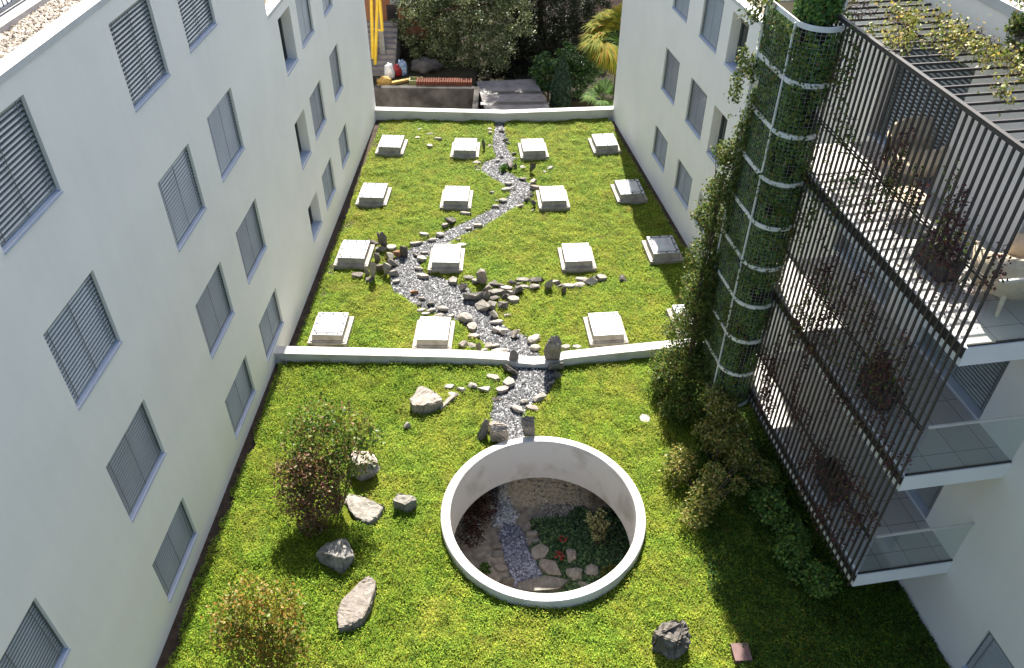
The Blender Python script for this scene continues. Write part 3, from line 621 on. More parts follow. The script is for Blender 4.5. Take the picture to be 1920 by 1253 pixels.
cut_rock([(400 + a / 4.1775, 700 + b_ / 4.1775) for a, b_ in ((1402, 1000), (1450, 940), (1560, 958), (1590, 990), (1500, 1030))], 0, 'g', 'grey block of stone left of the round light well', X, .3, .95)
cut_rock([(592, 1037, .30), (640, 1010, .46), (665, 1043, .28), (645, 1046, .46), (643, 1078, .02), (592, 1047, .12), (600, 1058, 0), (664, 1050, .05), (650, 1010, .05), (610, 1020, .05)], 0, 'l', 'pyramid-shaped speckled boulder between the two left shrubs', X)
cut_rock([(650, 855, .35), (660, 848, .5), (690, 850, .5), (708, 866, .42), (711, 884, .25), (700, 893, .1), (676, 904, 0), (655, 885, .1), (668, 872, .56), (690, 868, .54), (665, 845, .1), (700, 850, .1)], 0, 'k', 'rounded brown boulder behind the left shrubs', X, None, 1, .014)
cut_rock([(1226, 1184, .38), (1250, 1166, .52), (1283, 1165, .50), (1292, 1183, .40), (1292, 1215, .22), (1264, 1242, 0), (1222, 1218, .05), (1236, 1192, .52), (1270, 1205, .42), (1280, 1175, .1), (1240, 1180, .05)], 0, 'd', 'dark rugged boulder on the lawn at bottom right', X, None, 1, .02)
stones('on the near lawn', 0, [
 (841, 755, 42, 10, 'k', 'f', .95, 'narrow plank-like stone leaning right of the big pale boulder', .14, .75, .13),
 (762, 797, 14, 18, 'k', 's', .2, 'small pinkish stone alone on the near lawn'),
 (1209, 786, 20, 22, 'p', 'f', .2, 'small flat pale stone lying alone right of the light well', .06)], X)
XR = 'stones where the stream meets the ring wall'
cut_rock([(919, 797, .60), (935, 791, .62), (950, 797, .6), (952, 808, .5), (925, 809, .5), (921, 828, .05), (950, 829, .05), (953, 815, .2), (917, 806, .3), (945, 800, .1), (925, 802, .1)], 0, 'k', 'brown cracked block set against the ring wall where the stream ends', XR)
cut_rock([(908, 786, .55), (917, 787, .6), (917, 800, .35), (893, 823, .05), (896, 830, 0), (906, 826, 0), (915, 812, .1), (910, 790, .1)], 0, 'g', 'dark slanting stone left of the block on the ring wall', XR)
stones('by the ring wall', .1, [(925, 796, 18, 10, 'k', 'f', 0, 'small brown stone behind the block on the ring wall')], XR)
cut_rock([(983, 818, .24), (1002, 818, .24), (1002, 800, .62), (984, 799, .62), (976, 786, .78), (986, 780, .84), (1001, 782, .82), (1001, 792, .72), (985, 812, .24), (1000, 812, .24)], 0, 'g', 'upright slab stone standing on the ring wall rim', XR)
XW = 'stones at the notch in the dividing wall'
cut_rock([(954, 676, .25), (972, 676, .22), (972, 664, .4), (966, 656, .55), (960, 656, .55), (955, 665, .42), (957, 668, .2), (970, 668, .2)], 0, 'k', 'pointed brown stone on the wall left of the notch', XW)
cut_rock([(1022, 674, .16), (1049, 678, .16), (1051, 662, .55), (1053, 640, 1.0), (1046, 628, 1.12), (1031, 633, 1.08), (1028, 640, 1.0), (1020, 654, .75), (1051, 650, .9), (1024, 668, .16), (1048, 670, .16)], 0, 'k', 'tall brown standing stone on the wall right of the notch', XW)
stones('by the wall notch', 0, [(1040, 688, 32, 18, 'g', 's', .1, 'grey angular stone below the tall standing stone', .3), (960, 693, 29, 16, 'd', 's', -.2, 'dark stone against the wall foot left of the notch', .28)], XW)
C9 = 'at the far end of the lawn'
stones('scattered on the far lawn by the left skylights', ZF, [(787, 243, 8, 6, 'p'), (808, 252, 16, 6, 'g'), (783, 259, 9, 6, 'p'), (822, 261, 15, 6, 'p'), (806, 274, 12, 8, 'p', 'f', -.6)])
stones('beside the narrow far stream', ZF, [(906, 272, 8, 20, 'd', 'u'), (917, 273, 8, 9, 'd'), (918, 242, 8, 6, 'p'), (919, 249, 8, 8, 'p'), (943, 243, 13, 11, 'p'), (949, 262, 13, 8, 'g'), (953, 268, 10, 6, 'd'), (896, 305, 17, 10, 'k'), (894, 314, 10, 9, 'd'), (896, 320, 10, 5, 'p'), (933, 301, 8, 6, 'p'), (966, 297, 8, 7, 'p'), (964, 288, 10, 7, 'd'), (941, 294, 7, 6, 'p')])
stones('near the bright green cushion plant', ZF, [(954, 311, 14, 20, 'd', 's'), (966, 311, 8, 12, 'd'), (980, 315, 10, 10, 'p'), (999, 315, 11, 22, 'd', 'u'), (1032, 315, 12, 9, 'g'), (1021, 322, 7, 6, 'p')])
stones('along the middle stream bend', ZF, [(1000, 340, 12, 12, 'k'), (983, 336, 20, 7, 'd'), (953, 345, 13, 7, 'p'), (948, 355, 17, 9, 'p', 'r', .3), (962, 353, 10, 8, 'p'), (921, 363, 12, 10, 'p'), (1005, 353, 20, 10, 'k', 'f'), (943, 376, 14, 10, 'p', 'r'), (931, 377, 8, 6, 'g', 'r'), (929, 387, 14, 8, 'p', 'r'), (975, 387, 15, 9, 'k'), (988, 373, 13, 12, 'g'), (995, 366, 13, 10, 'd'), (999, 382, 12, 15, 'd'), (1000, 395, 7, 6, 'k')])
stones('below the second-row skylight', ZF, [(845, 415, 25, 18, 'd', 's'), (835, 423, 12, 14, 'g'), (872, 401, 20, 8, 'g', 'f'), (895, 423, 18, 8, 'k', 'f'), (879, 429, 12, 6, 'p')])
WZ = -2.4
stones('inside the light well garden', WZ, [(983, 996, 12, 12, 'g'), (998, 1001, 25, 11, 'k', 'f'), (1001, 1017, 22, 13, 'k', 'f'), (1012, 1037, 30, 30, 'k', 'f'), (1031, 1066, 45, 30, 'k', 'f', -.6), (1069, 1041, 22, 35, 'k', 's', .1, 'pointed rust-streaked stone beside the red flowers in the light well'), (1078, 1076, 34, 31, 'p', 'r'), (1110, 1070, 24, 29, 'p', 'r'), (1093, 1098, 31, 17, 'p', 'r'), (1020, 1100, 92, 34, 'g', 'f', .15, 'large grey slab at the near edge of the light well'), (932, 1024, 20, 13, 'k', 'f'), (933, 1039, 22, 13, 'p', 'f'), (940, 1066, 24, 16, 'k', 'f'), (950, 1090, 24, 25, 'g', 's'), (1138, 1064, 14, 12, 'g')])
TN = {'p': 'pale', 'g': 'grey', 'd': 'dark', 'r': 'rust-brown', 'k': 'tan', 'l': 'speckled'}
KN = {'s': 'angular', 'r': 'rounded', 'u': 'upright', 'f': 'flat', 'y': 'pointed'}
ORD = ['leftmost', 'second from left', 'third from left', 'fourth from left', 'fifth from left', 'sixth from left', 'seventh from left', 'eighth from left', 'ninth from left']
bk = {}
for r_ in rocks:
    o, where, tone, kind, W, px, py, lab, grp = r_
    if lab: tag(o, lab, 'rock', grp)
    else:
        sz = 'tiny' if W < .17 else 'small' if W < .3 else 'medium' if W < .5 else 'large'
        bk.setdefault((f'{sz} {TN[tone]} {KN[kind]} stone {where}'), []).append((px, o, grp))
for k, v in bk.items():
    v.sort(key=lambda q: q[0])
    for i, (px, o, grp) in enumerate(v):
        tag(o, k if len(v) == 1 else f'{k}, {ORD[i]}', 'rock', grp)

# ------------------------------------------------------------------ skylights
def make_skylight():
    root = empty('skylight', (0, 0, 0), 'x', 'skylight', 'square domed skylights on the far green roof')
    w, d = .565, .64
    b = MB(); b.box(-w, w, -d, d, -.1, .12); b.box(-w + .06, w - .06, -d + .06, d - .06, .12, .145); b.build('plinth', MT['curb'], root)
    b = MB(); b.frustum((-.455, .455, -.53, .53, .145), (-.43, .43, -.505, .505, .32)); b.build('curb', MT['curb'], root)
    f = MB(); f.box(-.445, .445, -.52, .52, .32, .345, 0)
    for sx in (-1, 1):
        for t in (-.34, 0, .34):
            f.box(sx * .395 - .024, sx * .395 + .024, t - .024, t + .024, .345, .36, 1)
            f.box(t * .9 - .024, t * .9 + .024, sx * .465 - .024, sx * .465 + .024, .345, .36, 1)
    for sx in (-1, 1): f.box(sx * .352 - .014, sx * .352 + .014, -.435, .435, .345, .352, 2); f.box(-.338, .338, sx * .421 - .014, sx * .421 + .014, .345, .352, 2)
    f.build('frame', [MT['skyframe'], MT['bolt'], MT['gasket']], root)
    dm = MB(); n = 10; vs = []; fs = []
    for i in range(n + 1):
        for j in range(n + 1):
            u, v = i / n * 2 - 1, j / n * 2 - 1
            vs.append((u * .335, v * .405, .347 + .04 * (1 - u ** 4) * (1 - v ** 4)))
    for i in range(n):
        for j in range(n): a = i * (n + 1) + j; fs.append((a, a + n + 1, a + n + 2, a + 1))
    dm.add(vs, fs); dm.build('dome', MT['dome'], root, smooth=True)
    return root
rowsK = ['in the farthest row', 'in the second farthest row', 'in the third farthest row', 'in the row by the dividing wall']
sk = [  # picture x of base centre, y of base front, row, place within the row
 (730, 294, 0, 'nearest the left building'), (871, 300, 0, 'left of the stream'), (1003, 301, 0, 'right of the stream'), (1139, 291, 0, 'nearest the right building'),
 (696, 390, 1, 'nearest the left building'), (854, 396, 1, 'above the black rock by the stream'), (1040, 396, 1, 'right of the stream'), (1186, 383, 1, 'nearest the right building'),
 (658, 505, 2, 'beside the heap of dark stones'), (835, 513, 2, 'on the right bank of the stream bend'), (1086, 511, 2, 'above the stone row'), (1250, 496, 2, 'half in shade by the right building'),
 (614, 651, 3, 'nearest the left building'), (810, 660, 3, 'left of the stream'), (1142, 651, 3, 'right of the tall standing stone'), (1304, 634, 3, 'half hidden behind the climbing shrub')]
rotc = [-.04, -.015, .09, .11]
sky0 = make_skylight()
for i, (px, py, row, lab) in enumerate(sk):
    o = sky0 if i == 0 else copy_tree(sky0)
    ro = rotc[i % 4] + random.uniform(-.015, .015)
    a = G(px, py, ZF); o.location = (a[0] - .64 * math.sin(ro) * -1 * -1, a[1] + .64, ZF + .02); o.rotation_euler = (0, 0, ro)
    o['label'] = f'square white skylight {rowsK[row]}, {lab}'
    blockers.append((a[0], a[1] + .64, .62, .7, ro))

# ------------------------------------------------------------------ lawn meshes
def fall(X): t = np.clip((X - 4.6) / 3.6, 0, 1); return -.32 * t * t * (3 - 2 * t)
def lawn_sheet(name, x0, x1, y0, y1, step, z, inside, S_, bump):
    nx, ny = int((x1 - x0) / step), int((y1 - y0) / step)
    X, Y = np.meshgrid(np.linspace(x0, x1, nx + 1), np.linspace(y0, y1, ny + 1), indexing='ij')
    h = fbm(X, Y, .7, 3, 3) * .8 + fbm(X, Y, 3.2, 9, 4) * .9 - .75
    dS = dist_path(X, Y, S_); k = np.clip(-dS / .15, 0, 1)
    Z = z + bump * h * k - .05 * (1 - k) + (fall(X) if z == 0 else 0)
    keep = inside(X, Y)
    ring = np.hypot(X - RX, Y - RY) < RI + .12
    keep &= ~ring
    kq = keep[:-1, :-1] & keep[1:, :-1] & keep[1:, 1:] & keep[:-1, 1:]
    idx = np.arange((nx + 1) * (ny + 1)).reshape(nx + 1, ny + 1)
    Q = np.stack([idx[:-1, :-1], idx[1:, :-1], idx[1:, 1:], idx[:-1, 1:]], -1)[kq]
    me = bpy.data.meshes.new(name); n = len(Q)
    me.vertices.add((nx + 1) * (ny + 1)); me.loops.add(4 * n); me.polygons.add(n)
    me.vertices.foreach_set('co', np.stack([X, Y, Z], -1).astype(np.float32).ravel()); me.loops.foreach_set('vertex_index', Q.astype(np.int32).ravel())
    me.polygons.foreach_set('loop_start', np.arange(0, 4 * n, 4, dtype=np.int32)); me.polygons.foreach_set('use_smooth', np.ones(n, bool)); me.materials.append(MT['lawn']); me.update(calc_edges=True); me.validate()
    return tag(link(name, me), None, None, None, 'structure')
inN = lambda X, Y: (X > xl(Y) + .02) & (X < xr(Y) + .2) & (Y < ywall(X) + .1)
inF = lambda X, Y: (X > xl(Y) + .22) & (X < xr(Y) - .18) & (Y > ywall(X) + .25) & (Y < ypar(X) + .1)
lawn_sheet('lawn', -7.1, 9.4, 2.0, 17.6, .06, 0.0, lambda X, Y: inN(X, Y) & (X > xl(Y) + .3), SN, .15)
lawn_sheet('lawn', -6.8, 7.2, 16.6, 33.4, .07, ZF, inF, SF, .15)
mb = MB()
for (ya, yb, z) in ((2.0, 16.7, -.03), (16.9, 33.0, ZF - .03)):
    mb.add([(xl(ya) - .05, ya, z), (xl(ya) + .6, ya, z), (xl(yb) + .6, yb, z), (xl(yb) - .05, yb, z)], [(0, 1, 2, 3)])
    o_ = .24 if z > -.2 else 0; zz = z - (.3 if o_ else 0)
    mb.add([(xr(ya) - .5 + o_, ya, zz), (xr(ya) + .05 + o_, ya, zz), (xr(yb) + .05 + o_, yb, zz), (xr(yb) - .5 + o_, yb, zz)], [(0, 1, 2, 3)])
tag(mb.build('soil_strip', MT['soil']), kind='structure')
def scatter(x0, x1, y0, y1, n): return rng.uniform(x0, x1, n), rng.uniform(y0, y1, n)
def ground_h(X, Y, z, S_, bump):
    h = fbm(X, Y, .7, 3, 3) * .8 + fbm(X, Y, 3.2, 9, 4) * .9 - .75
    k = np.clip(-dist_path(X, Y, S_) / .15, 0, 1); return z + bump * h * k - .05 * (1 - k) + (fall(X) if z == 0 else 0), k
def cover(name, box, n, inside, z, S_, size, mat, lift, thr=None):
    X, Y = scatter(*box, n)
    ok = inside(X, Y) & (dist_path(X, Y, S_) < -.03)
    ok &= (X > xl(Y) + .02 + .42 * fbm(X, Y, 1.7, 77, 3) ** 1.3)
    X, Y = X[ok], Y[ok]
    ok = ~blocked(X, Y, -.02); X, Y = X[ok], Y[ok]
    if thr is not None:
        ok = thr(X, Y); X, Y = X[ok], Y[ok]
    Z, k = ground_h(X, Y, z, S_, .15)
    dens = fbm(X, Y, 2.2, 21, 3)
    P = np.c_[X, Y, Z + lift * rng.uniform(0, 1, len(X)) * (.5 + dens)]
    up = np.tile([0, 0, 1.0], (len(P), 1))
    return tag(leaves(name, P, size, mat, None, up, .5, .6), None, None, None, 'stuff')
o = cover('moss', (-6.9, 8.9, 6.3, 16.8), 300000, inN, 0, SN, .036, MT['moss'], .08)
tag(o, 'yellow-green moss and sedum covering the near lawn', 'moss')
o = cover('moss', (-6.6, 7.0, 16.8, 33.0), 220000, inF, ZF, SF, .044, MT['moss'], .06)
tag(o, 'yellow-green moss covering the far lawn around the skylights', 'moss')
lef = lambda X, Y: (fbm(X, Y, .55, 31, 3) + np.clip((-2.6 - X) / 8, -.3, .22) > .54)
o = cover('ground_cover', (-6.7, 3.0, 6.3, 16.6), 110000, inN, 0, SN, .040, MT['greener'], .12, lef)
tag(o, 'lush green leafy ground cover along the left building', 'ground cover')
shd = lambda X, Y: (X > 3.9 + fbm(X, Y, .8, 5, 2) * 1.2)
o = cover('ground_cover', (3.5, 9.2, 6.3, 16.0), 75000, inN, 0, SN, .055, MT['shade_tinted_cover'], .14, shd)
tag(o, 'dark green ground cover under the balconies, coloured darker for shade', 'ground cover')

# stream bed and gravel
def ribbon(name, S_, z, mat):
    mb = MB(); n = len(S_); vs = []; fs = []
    for i in range(n):
        a, b = S_[max(i - 1, 0)], S_[min(i + 1, n - 1)]; d = np.array([b[0] - a[0], b[1] - a[1]]); d /= np.hypot(*d) + 1e-9; nn = np.array([-d[1], d[0]])
        w = S_[i][2] + .1; vs += [(S_[i][0] + nn[0] * w, S_[i][1] + nn[1] * w, z), (S_[i][0] - nn[0] * w, S_[i][1] - nn[1] * w, z)]
        if i: fs.append((2 * i - 2, 2 * i - 1, 2 * i + 1, 2 * i))
    mb.add(vs, fs); return tag(mb.build(name, mat), kind='structure')
ribbon('gravel_bed', SF, ZF - .035, MT['gravelbase']); ribbon('gravel_bed', SN, -.035, MT['gravelbase'])
for S_, z, box, n, lab in ((SF, ZF, (-5, 3, 16.9, 33), 240000, 'grey slate gravel stream winding across the far lawn'), (SN, 0, (-1, 2.5, 13.2, 16.8), 26000, 'grey slate gravel stream running from the wall to the light well')):
    X, Y = scatter(*box, n); ok = dist_path(X, Y, S_) > rng.normal(0, .045, len(X)); X, Y = X[ok], Y[ok]
    ok = ~((np.hypot(X - RX, Y - RY) < RR + .02)); X, Y = X[ok], Y[ok]
    o = chips('gravel', np.c_[X, Y, z - .03 + rng.uniform(0, .03, len(X))], .034, MT['gravel'])
    tag(o, lab, 'gravel', None, 'stuff')

# ------------------------------------------------------------------ dividing wall, parapet
def low_wall(name, pts, th, zb, mat, label):
    mb = MB(); vs = []; fs = []; n = len(pts)
    fine = []
    for (a, b) in zip(pts, pts[1:]):
        for k in range(4): t = k / 4; fine.append(tuple(a[i] + (b[i] - a[i]) * t for i in range(3)))
    fine.append(pts[-1])
    for (x, y, z) in fine: vs += [(x, y, zb), (x, y, z), (x, y + th, z + .005), (x, y + th, zb)]
    for i in range(len(fine) - 1):
        a, b = 4 * i, 4 * i + 4
        for j in range(3): fs.append((a + j, b + j, b + j + 1, a + j + 1))
    fs += [(0, 1, 2, 3), tuple(4 * (len(fine) - 1) + j for j in (3, 2, 1, 0))]
    mb.add(vs, fs); o = mb.build(name, mat)
    return tag(o, label, 'wall')
low_wall('dividing_wall', wallpts, .31, -.6, MT['concrete'], 'low whitewashed wall between the two lawns, notched for the stream')
low_wall('parapet', [(-6.1, 32.93, .06), (-.45, 32.74, .045), (4.52, 33.18, .07)], .32, -6, MT['concrete'], 'low pale parapet closing the far end of the green roof')
# ------------------------------------------------------------------ ring wall of the light well
def ring_wall():
    n = 96; mb = MB(); prof = [(RR, -.25), (RR, .235), (RR - .018, .262), (RI + .018, .268), (RI, .245), (RI, -1.07), (RI + .5, -1.07)]
    vs = [(RX + r * math.cos(2 * math.pi * i / n), RY + r * math.sin(2 * math.pi * i / n), z) for i in range(n) for r, z in prof]; k = len(prof); fs = []
    for i in range(n):
        a, b = i * k, ((i + 1) % n) * k
        for j in range(k - 1): fs.append((a + j, b + j, b + j + 1, a + j + 1))
    mb.add(vs, fs); o = mb.build('light_well_wall', MT['concrete'], smooth=False)
    return tag(o, 'round white concrete ring wall of the sunken light well', 'ring wall')
ring_wall()
# sunken garden
mb = MB(); mb.add([(-6, 5, WZ), (7.5, 5, WZ), (7.5, 19, WZ), (-6, 19, WZ)], [(0, 1, 2, 3)])
tag(mb.build('courtyard_floor', MT['wellsoil']), kind='structure')
n = 48; ms = MB(); vs = []; fs = []
for i in range(n):
    a = 2 * math.pi * i / n; c, s = math.cos(a), math.sin(a); k = 6.5 / max(abs(c), abs(s)); vs += [(RX + 2.4 * c, RY + 2.4 * s, -1.075), (RX + k * c, RY + k * s, -1.075)]
for i in range(n): fs.append((2 * i, 2 * i + 1, (2 * i + 3) % (2 * n), (2 * i + 2) % (2 * n)))
ms.add(vs, fs); tag(ms.build('roof_underside', MT['concrete']), kind='structure')
ms = MB()
for (x0, x1, y0, y1) in ((-5.9, -5.7, 5, 18.6), (7.1, 7.3, 5, 18.6), (-5.7, 7.1, 18.2, 18.4), (-5.7, 7.1, 5.0, 5.2)): ms.box(x0, x1, y0, y1, WZ - .1, -1.08)
tag(ms.build('courtyard_wall', MT['concrete']), 'plain pale wall around the sunken garden', 'wall')
def wp(px, py): return G(px, py, WZ)
pth = [wp(948, 985), wp(976, 990), wp(990, 1030), wp(1018, 1082), wp(966, 1108), wp(948, 1050), wp(936, 1005)]
mb = MB(); mb.prism([(p[0], p[1]) for p in pth], WZ + .004, WZ + .05); tag(mb.build('path', MT['gravelbase']), kind='structure')
poly = np.array([(p[0], p[1]) for p in pth])
def in_poly(X, Y, P):
    ins = np.zeros(len(X), bool); j = len(P) - 1
    for i in range(len(P)):
        c = ((P[i, 1] > Y) != (P[j, 1] > Y)) & (X < (P[j, 0] - P[i, 0]) * (Y - P[i, 1]) / (P[j, 1] - P[i, 1] + 1e-12) + P[i, 0]); ins ^= c; j = i
    return ins
X, Y = scatter(-2, 3, 10, 15.5, 30000); ok = in_poly(X, Y, poly)
MT['slate'] = LEAF('dark_slate_chips', [(0, (0.081, 0.081, 0.108)), (.6, (0.2025, 0.2025, 0.2565)), (1, (0.486, 0.486, 0.567))], 0, .6, .4)
tag(chips('gravel', np.c_[X, Y, np.full(len(X), WZ + .055)][ok], .04, MT['slate']), 'dark slate gravel path in the sunken garden', 'gravel', None, 'stuff')
a0, a1 = wp(950, 958), wp(1085, 958)
gx, gy = np.meshgrid(np.linspace(a0[0] - .3, a1[0] + .5, 60), np.linspace(a0[1] - .15, a0[1] + 3.2, 60), indexing='ij')
t_ = np.clip((gy - a0[1] - .35 * (fbm(gx, gy, 1.5, 201, 3) - .5)) / .7, 0, 1); e_ = np.clip((gx - a0[0] + .3) / .55, 0, 1) * np.clip((a1[0] + .5 - gx) / .7, 0, 1)
gz = WZ - .05 + (t_ * t_ * (3 - 2 * t_)) * np.sqrt(e_) * .85 + .16 * (fbm(gx, gy, 4, 211, 4) - .5)
mbk = MB(); mbk.add(np.stack([gx, gy, gz], -1).reshape(-1, 3), [(i * 60 + j, i * 60 + 60 + j, i * 60 + 61 + j, i * 60 + j + 1) for i in range(59) for j in range(59)])
tag(mbk.build('rubble_bank', MT['rubble'], smooth=True), 'mossy speckled rubble bank at the far side of the sunken garden', 'stone bank')
X, Y = scatter(-2.4, 3.6, a0[1] - 1.1, a0[1] + 2.4, 34000); ok = ~in_poly(X, Y, poly) & (fbm(X, Y, 1.3, 41, 3) + (Y - a0[1]) * .10 - np.clip(X - 1.2, 0, 2) * .15 > .42); 
ti = np.clip(((X - gx[0, 0]) / (gx[-1, 0] - gx[0, 0]) * 59).astype(int), 0, 59); tj = np.clip(((Y - gy[0, 0]) / (gy[0, -1] - gy[0, 0]) * 59).astype(int), 0, 59)
Zg = np.where((X > gx[0, 0]) & (X < gx[-1, 0]) & (Y > gy[0, 0]), np.maximum(gz[ti, tj], WZ), WZ) + .01
tag(chips('grit', np.c_[X, Y, Zg][ok], .032, MT['wellgrit']), 'pale grit and pebbles spread in the sunken garden', 'grit', None, 'stuff')
X, Y = scatter(.4, 3.6, 10.6, 13.9, 15000); ok = ~in_poly(X, Y, poly) & (fbm(X, Y, 1.6, 51, 3) + np.clip((X - .75) * .5, -.3, .25) - np.clip((Y - a0[1] + .55) * .8, 0, 1) > .42)
tag(leaves('ground_cover', np.c_[X, Y, WZ + rng.uniform(.01, .14, len(X))][ok], .09, MT['welltuft'], None, np.tile([0, 0, 1.0], (ok.sum(), 1)), .8, .5), 'dark green ground cover on the right of the sunken garden', 'ground cover', None, 'stuff')
q0, q1 = wp(952, 990), wp(938, 930); n = 900; t = rng.uniform(0, 1, n); X = q0[0] + (q1[0] - q0[0]) * t + rng.normal(0, .12, n); Y = q0[1] + (q1[1] - q0[1]) * t + rng.normal(0, .08, n)
ti = np.clip(((X - gx[0, 0]) / (gx[-1, 0] - gx[0, 0]) * 59).astype(int), 0, 59); tj = np.clip(((Y - gy[0, 0]) / (gy[0, -1] - gy[0, 0]) * 59).astype(int), 0, 59)
MT['whitechip'] = LEAF('white_pebbles', [(0, (.2, .2, .2)), (.5, (.5, .5, .5)), (1, (.85, .85, .84))], 0, .6, .4)
tag(chips('pebbles', np.c_[X, Y, np.where((X > gx[0, 0]) & (Y > gy[0, 0]), np.maximum(gz[ti, tj], WZ), WZ) + .02], .045, MT['whitechip']), 'white pebbles trickling from the rubble bank to the dark path', 'pebbles', None, 'stuff')
def shrub(name, base, clumps, n, size, mat, label, cat, stems=3, stem_mat=None, group=None, aspect=.55, leafname='foliage', stem_r=.018, shell=False):
    """clumps: (x,y,z,r) in world coordinates"""
    root = empty(name, tuple(base), label, cat, group); b = np.array(base)
    cl = np.array(clumps, float); w = cl[:, 3] ** 2; w /= w.sum()
    k = rng.choice(len(cl), n, p=w); d = rng.normal(size=(n, 3)); d = unit(d) * rng.uniform(.2, 1.0, n)[:, None] ** (.35 if shell else .55)
    # sub-clumping leaves gaps
    sub = unit(rng.normal(size=(n // 14 + 1, 3))) * rng.uniform(.3, 1, (n // 14 + 1, 1)) ** .5; si = rng.integers(0, len(sub), n)
    d = sub[si] + rng.normal(0, .13, (n, 3)); P = cl[k, :3] + d * cl[k, 3:4] * np.array([1, 1, .85])
    P = P[P[:, 2] > b[2] + .02]
    leaves(leafname, P - b, size, mat, root, np.tile([0, -.1, .5], (len(P), 1)), 1.0, aspect, .3)
    sm = MB()
    for c in cl:
        p0 = np.array([rng.normal(0, .03), rng.normal(0, .03), -.05]); p1 = c[:3] - b
        mid = p0 * .5 + p1 * .5 + np.array([rng.normal(0, .06), rng.normal(0, .06), -.08 * abs(p1[2])])
        sm.tube([p0, mid, p1], [stem_r, stem_r * .7, stem_r * .3], 5)
        for _ in range(3):
            q = p1 + unit(rng.normal(size=3)) * c[3] * .8; sm.tube([mid * .4 + p1 * .6, q], [stem_r * .35, stem_r * .15], 4)
    sm.build('stems', stem_mat or MT['trunk_red'], root); return root
def cl_at(base, lst):   # lst: (dx, dy, z, r)
    return [(base[0] + a, base[1] + b_, base[2] + c, r) for a, b_, c, r in lst]
b = wp(1120, 1028); shrub('shrub', b, cl_at(b, [(0, .1, .5, .22), (-.12, .25, .75, .2), (.1, .15, .8, .18), (-.2, .2, 1.0, .16), (.05, .3, 1.05, .15)]), 700, .06, MT['wellshrub'], 'pale leafy young shrub in the sunken garden', 'shrub')
b = wp(910, 1072); shrub('small_plant', b, cl_at(b, [(0, 0, .15, .16)]), 260, .06, MT['tuft'], 'bright lime green plant at the left of the sunken garden', 'plant')
b = wp(1055, 1018); shrub('flower', b, cl_at(b, [(0, 0, .14, .12)]), 130, .05, MT['flower'], 'upper of two red flower clumps in the sunken garden', 'flower', group='red flowers in the sunken garden')
b = wp(1048, 1050); shrub('flower', b, cl_at(b, [(0, 0, .14, .13)]), 150, .05, MT['flower'], 'lower of two red flower clumps in the sunken garden', 'flower', group='red flowers in the sunken garden')
b = wp(1135, 1080); shrub('small_plant', b, cl_at(b, [(0, 0, .15, .18), (.15, .1, .2, .14)]), 300, .06, MT['mapleleaf'], 'yellowish plant at the right edge of the sunken garden', 'plant')
b = wp(893, 985); shrub('shrub', b, cl_at(b, [(0, 0, .3, .4), (-.25, .5, .35, .4), (.3, .35, .3, .35), (.1, .9, .3, .4), (-.1, -.5, .2, .3)]), 3000, .055, MT['wine'], 'brownish twiggy shrub at the left of the sunken garden', 'shrub')

# ------------------------------------------------------------------ ivy tower
TX, TXF, TY, TR = 6.80, 5.60, -2.07, .45
TB = loc2w(PR, RZR, 0, 0)
tower = empty('trellis_tower', tuple(TB), 'tall rounded white steel and wire trellis tower by the balconies', 'trellis', None, RZR)
def stadium(r, m=14, n=12):
    pts = []
    for i in range(m + 1):
        a = -math.pi / 2 + math.pi * i / m; pts.append((TX + r * math.cos(a), TY + r * math.sin(a)))
    for i in range(1, n): pts.append((TX + (TXF - TX) * i / n, TY + r))
    for i in range(m + 1):
        a = math.pi / 2 + math.pi * i / m; pts.append((TXF + r * math.cos(a), TY + r * math.sin(a)))
    for i in range(1, n): pts.append((TXF + (TX - TXF) * i / n, TY - r))
    return pts
for k in range(10):
    z = 1.19 + .998 * k; o_, i_ = stadium(TR + .012, 18, 2), stadium(TR - .016, 18, 2); mb = MB(); n = len(o_)
    hb2 = .045
    vs = [(x, y, z + s) for s in (-hb2, hb2) for x, y in o_] + [(x, y, z + s) for s in (-hb2, hb2) for x, y in i_]
    fs = []
    for i in range(n):
        j = (i + 1) % n
        fs += [(i, j, n + j, n + i), (2 * n + j, 2 * n + i, 3 * n + i, 3 * n + j), (n + i, n + j, 3 * n + j, 3 * n + i), (j, i, 2 * n + i, 2 * n + j)]
    mb.add(vs, fs); mb.build('ring', MT['white_steel'], tower)
for (x, y) in ((TX, TY - TR - .02), (TXF, TY - TR - .02), (TX, TY + TR + .02), (TXF, TY + TR + .02)):
    mb = MB(); mb.box(x - .015, x + .015, y - .015, y + .015, -.1, 10.17); mb.build('post', MT['white_steel'], tower)
mb = MB(); mb.box(TX - .1, TX - .03, TY + TR - .08, TY + TR - .02, 10.2, 13); mb.build('post', MT['white_steel'], tower)
wm = MB(); st = stadium(TR, 16, 15)
for (x, y) in st: wm.box(x - .0023, x + .0023, y - .0023, y + .0023, 1.19, 10.17)
z = 1.19
while z < 10.17:
    r0, r1 = stadium(TR + .004, 9, 2), stadium(TR - .004, 9, 2); n = len(r0)
    vs = [(x, y, z - .0022) for x, y in r0] + [(x, y, z + .0022) for x, y in r0]
    wm.add(vs, [(i, (i + 1) % n, n + (i + 1) % n, n + i) for i in range(n)]); z += .08
wm.build('wire_mesh', MT['wire'], tower)
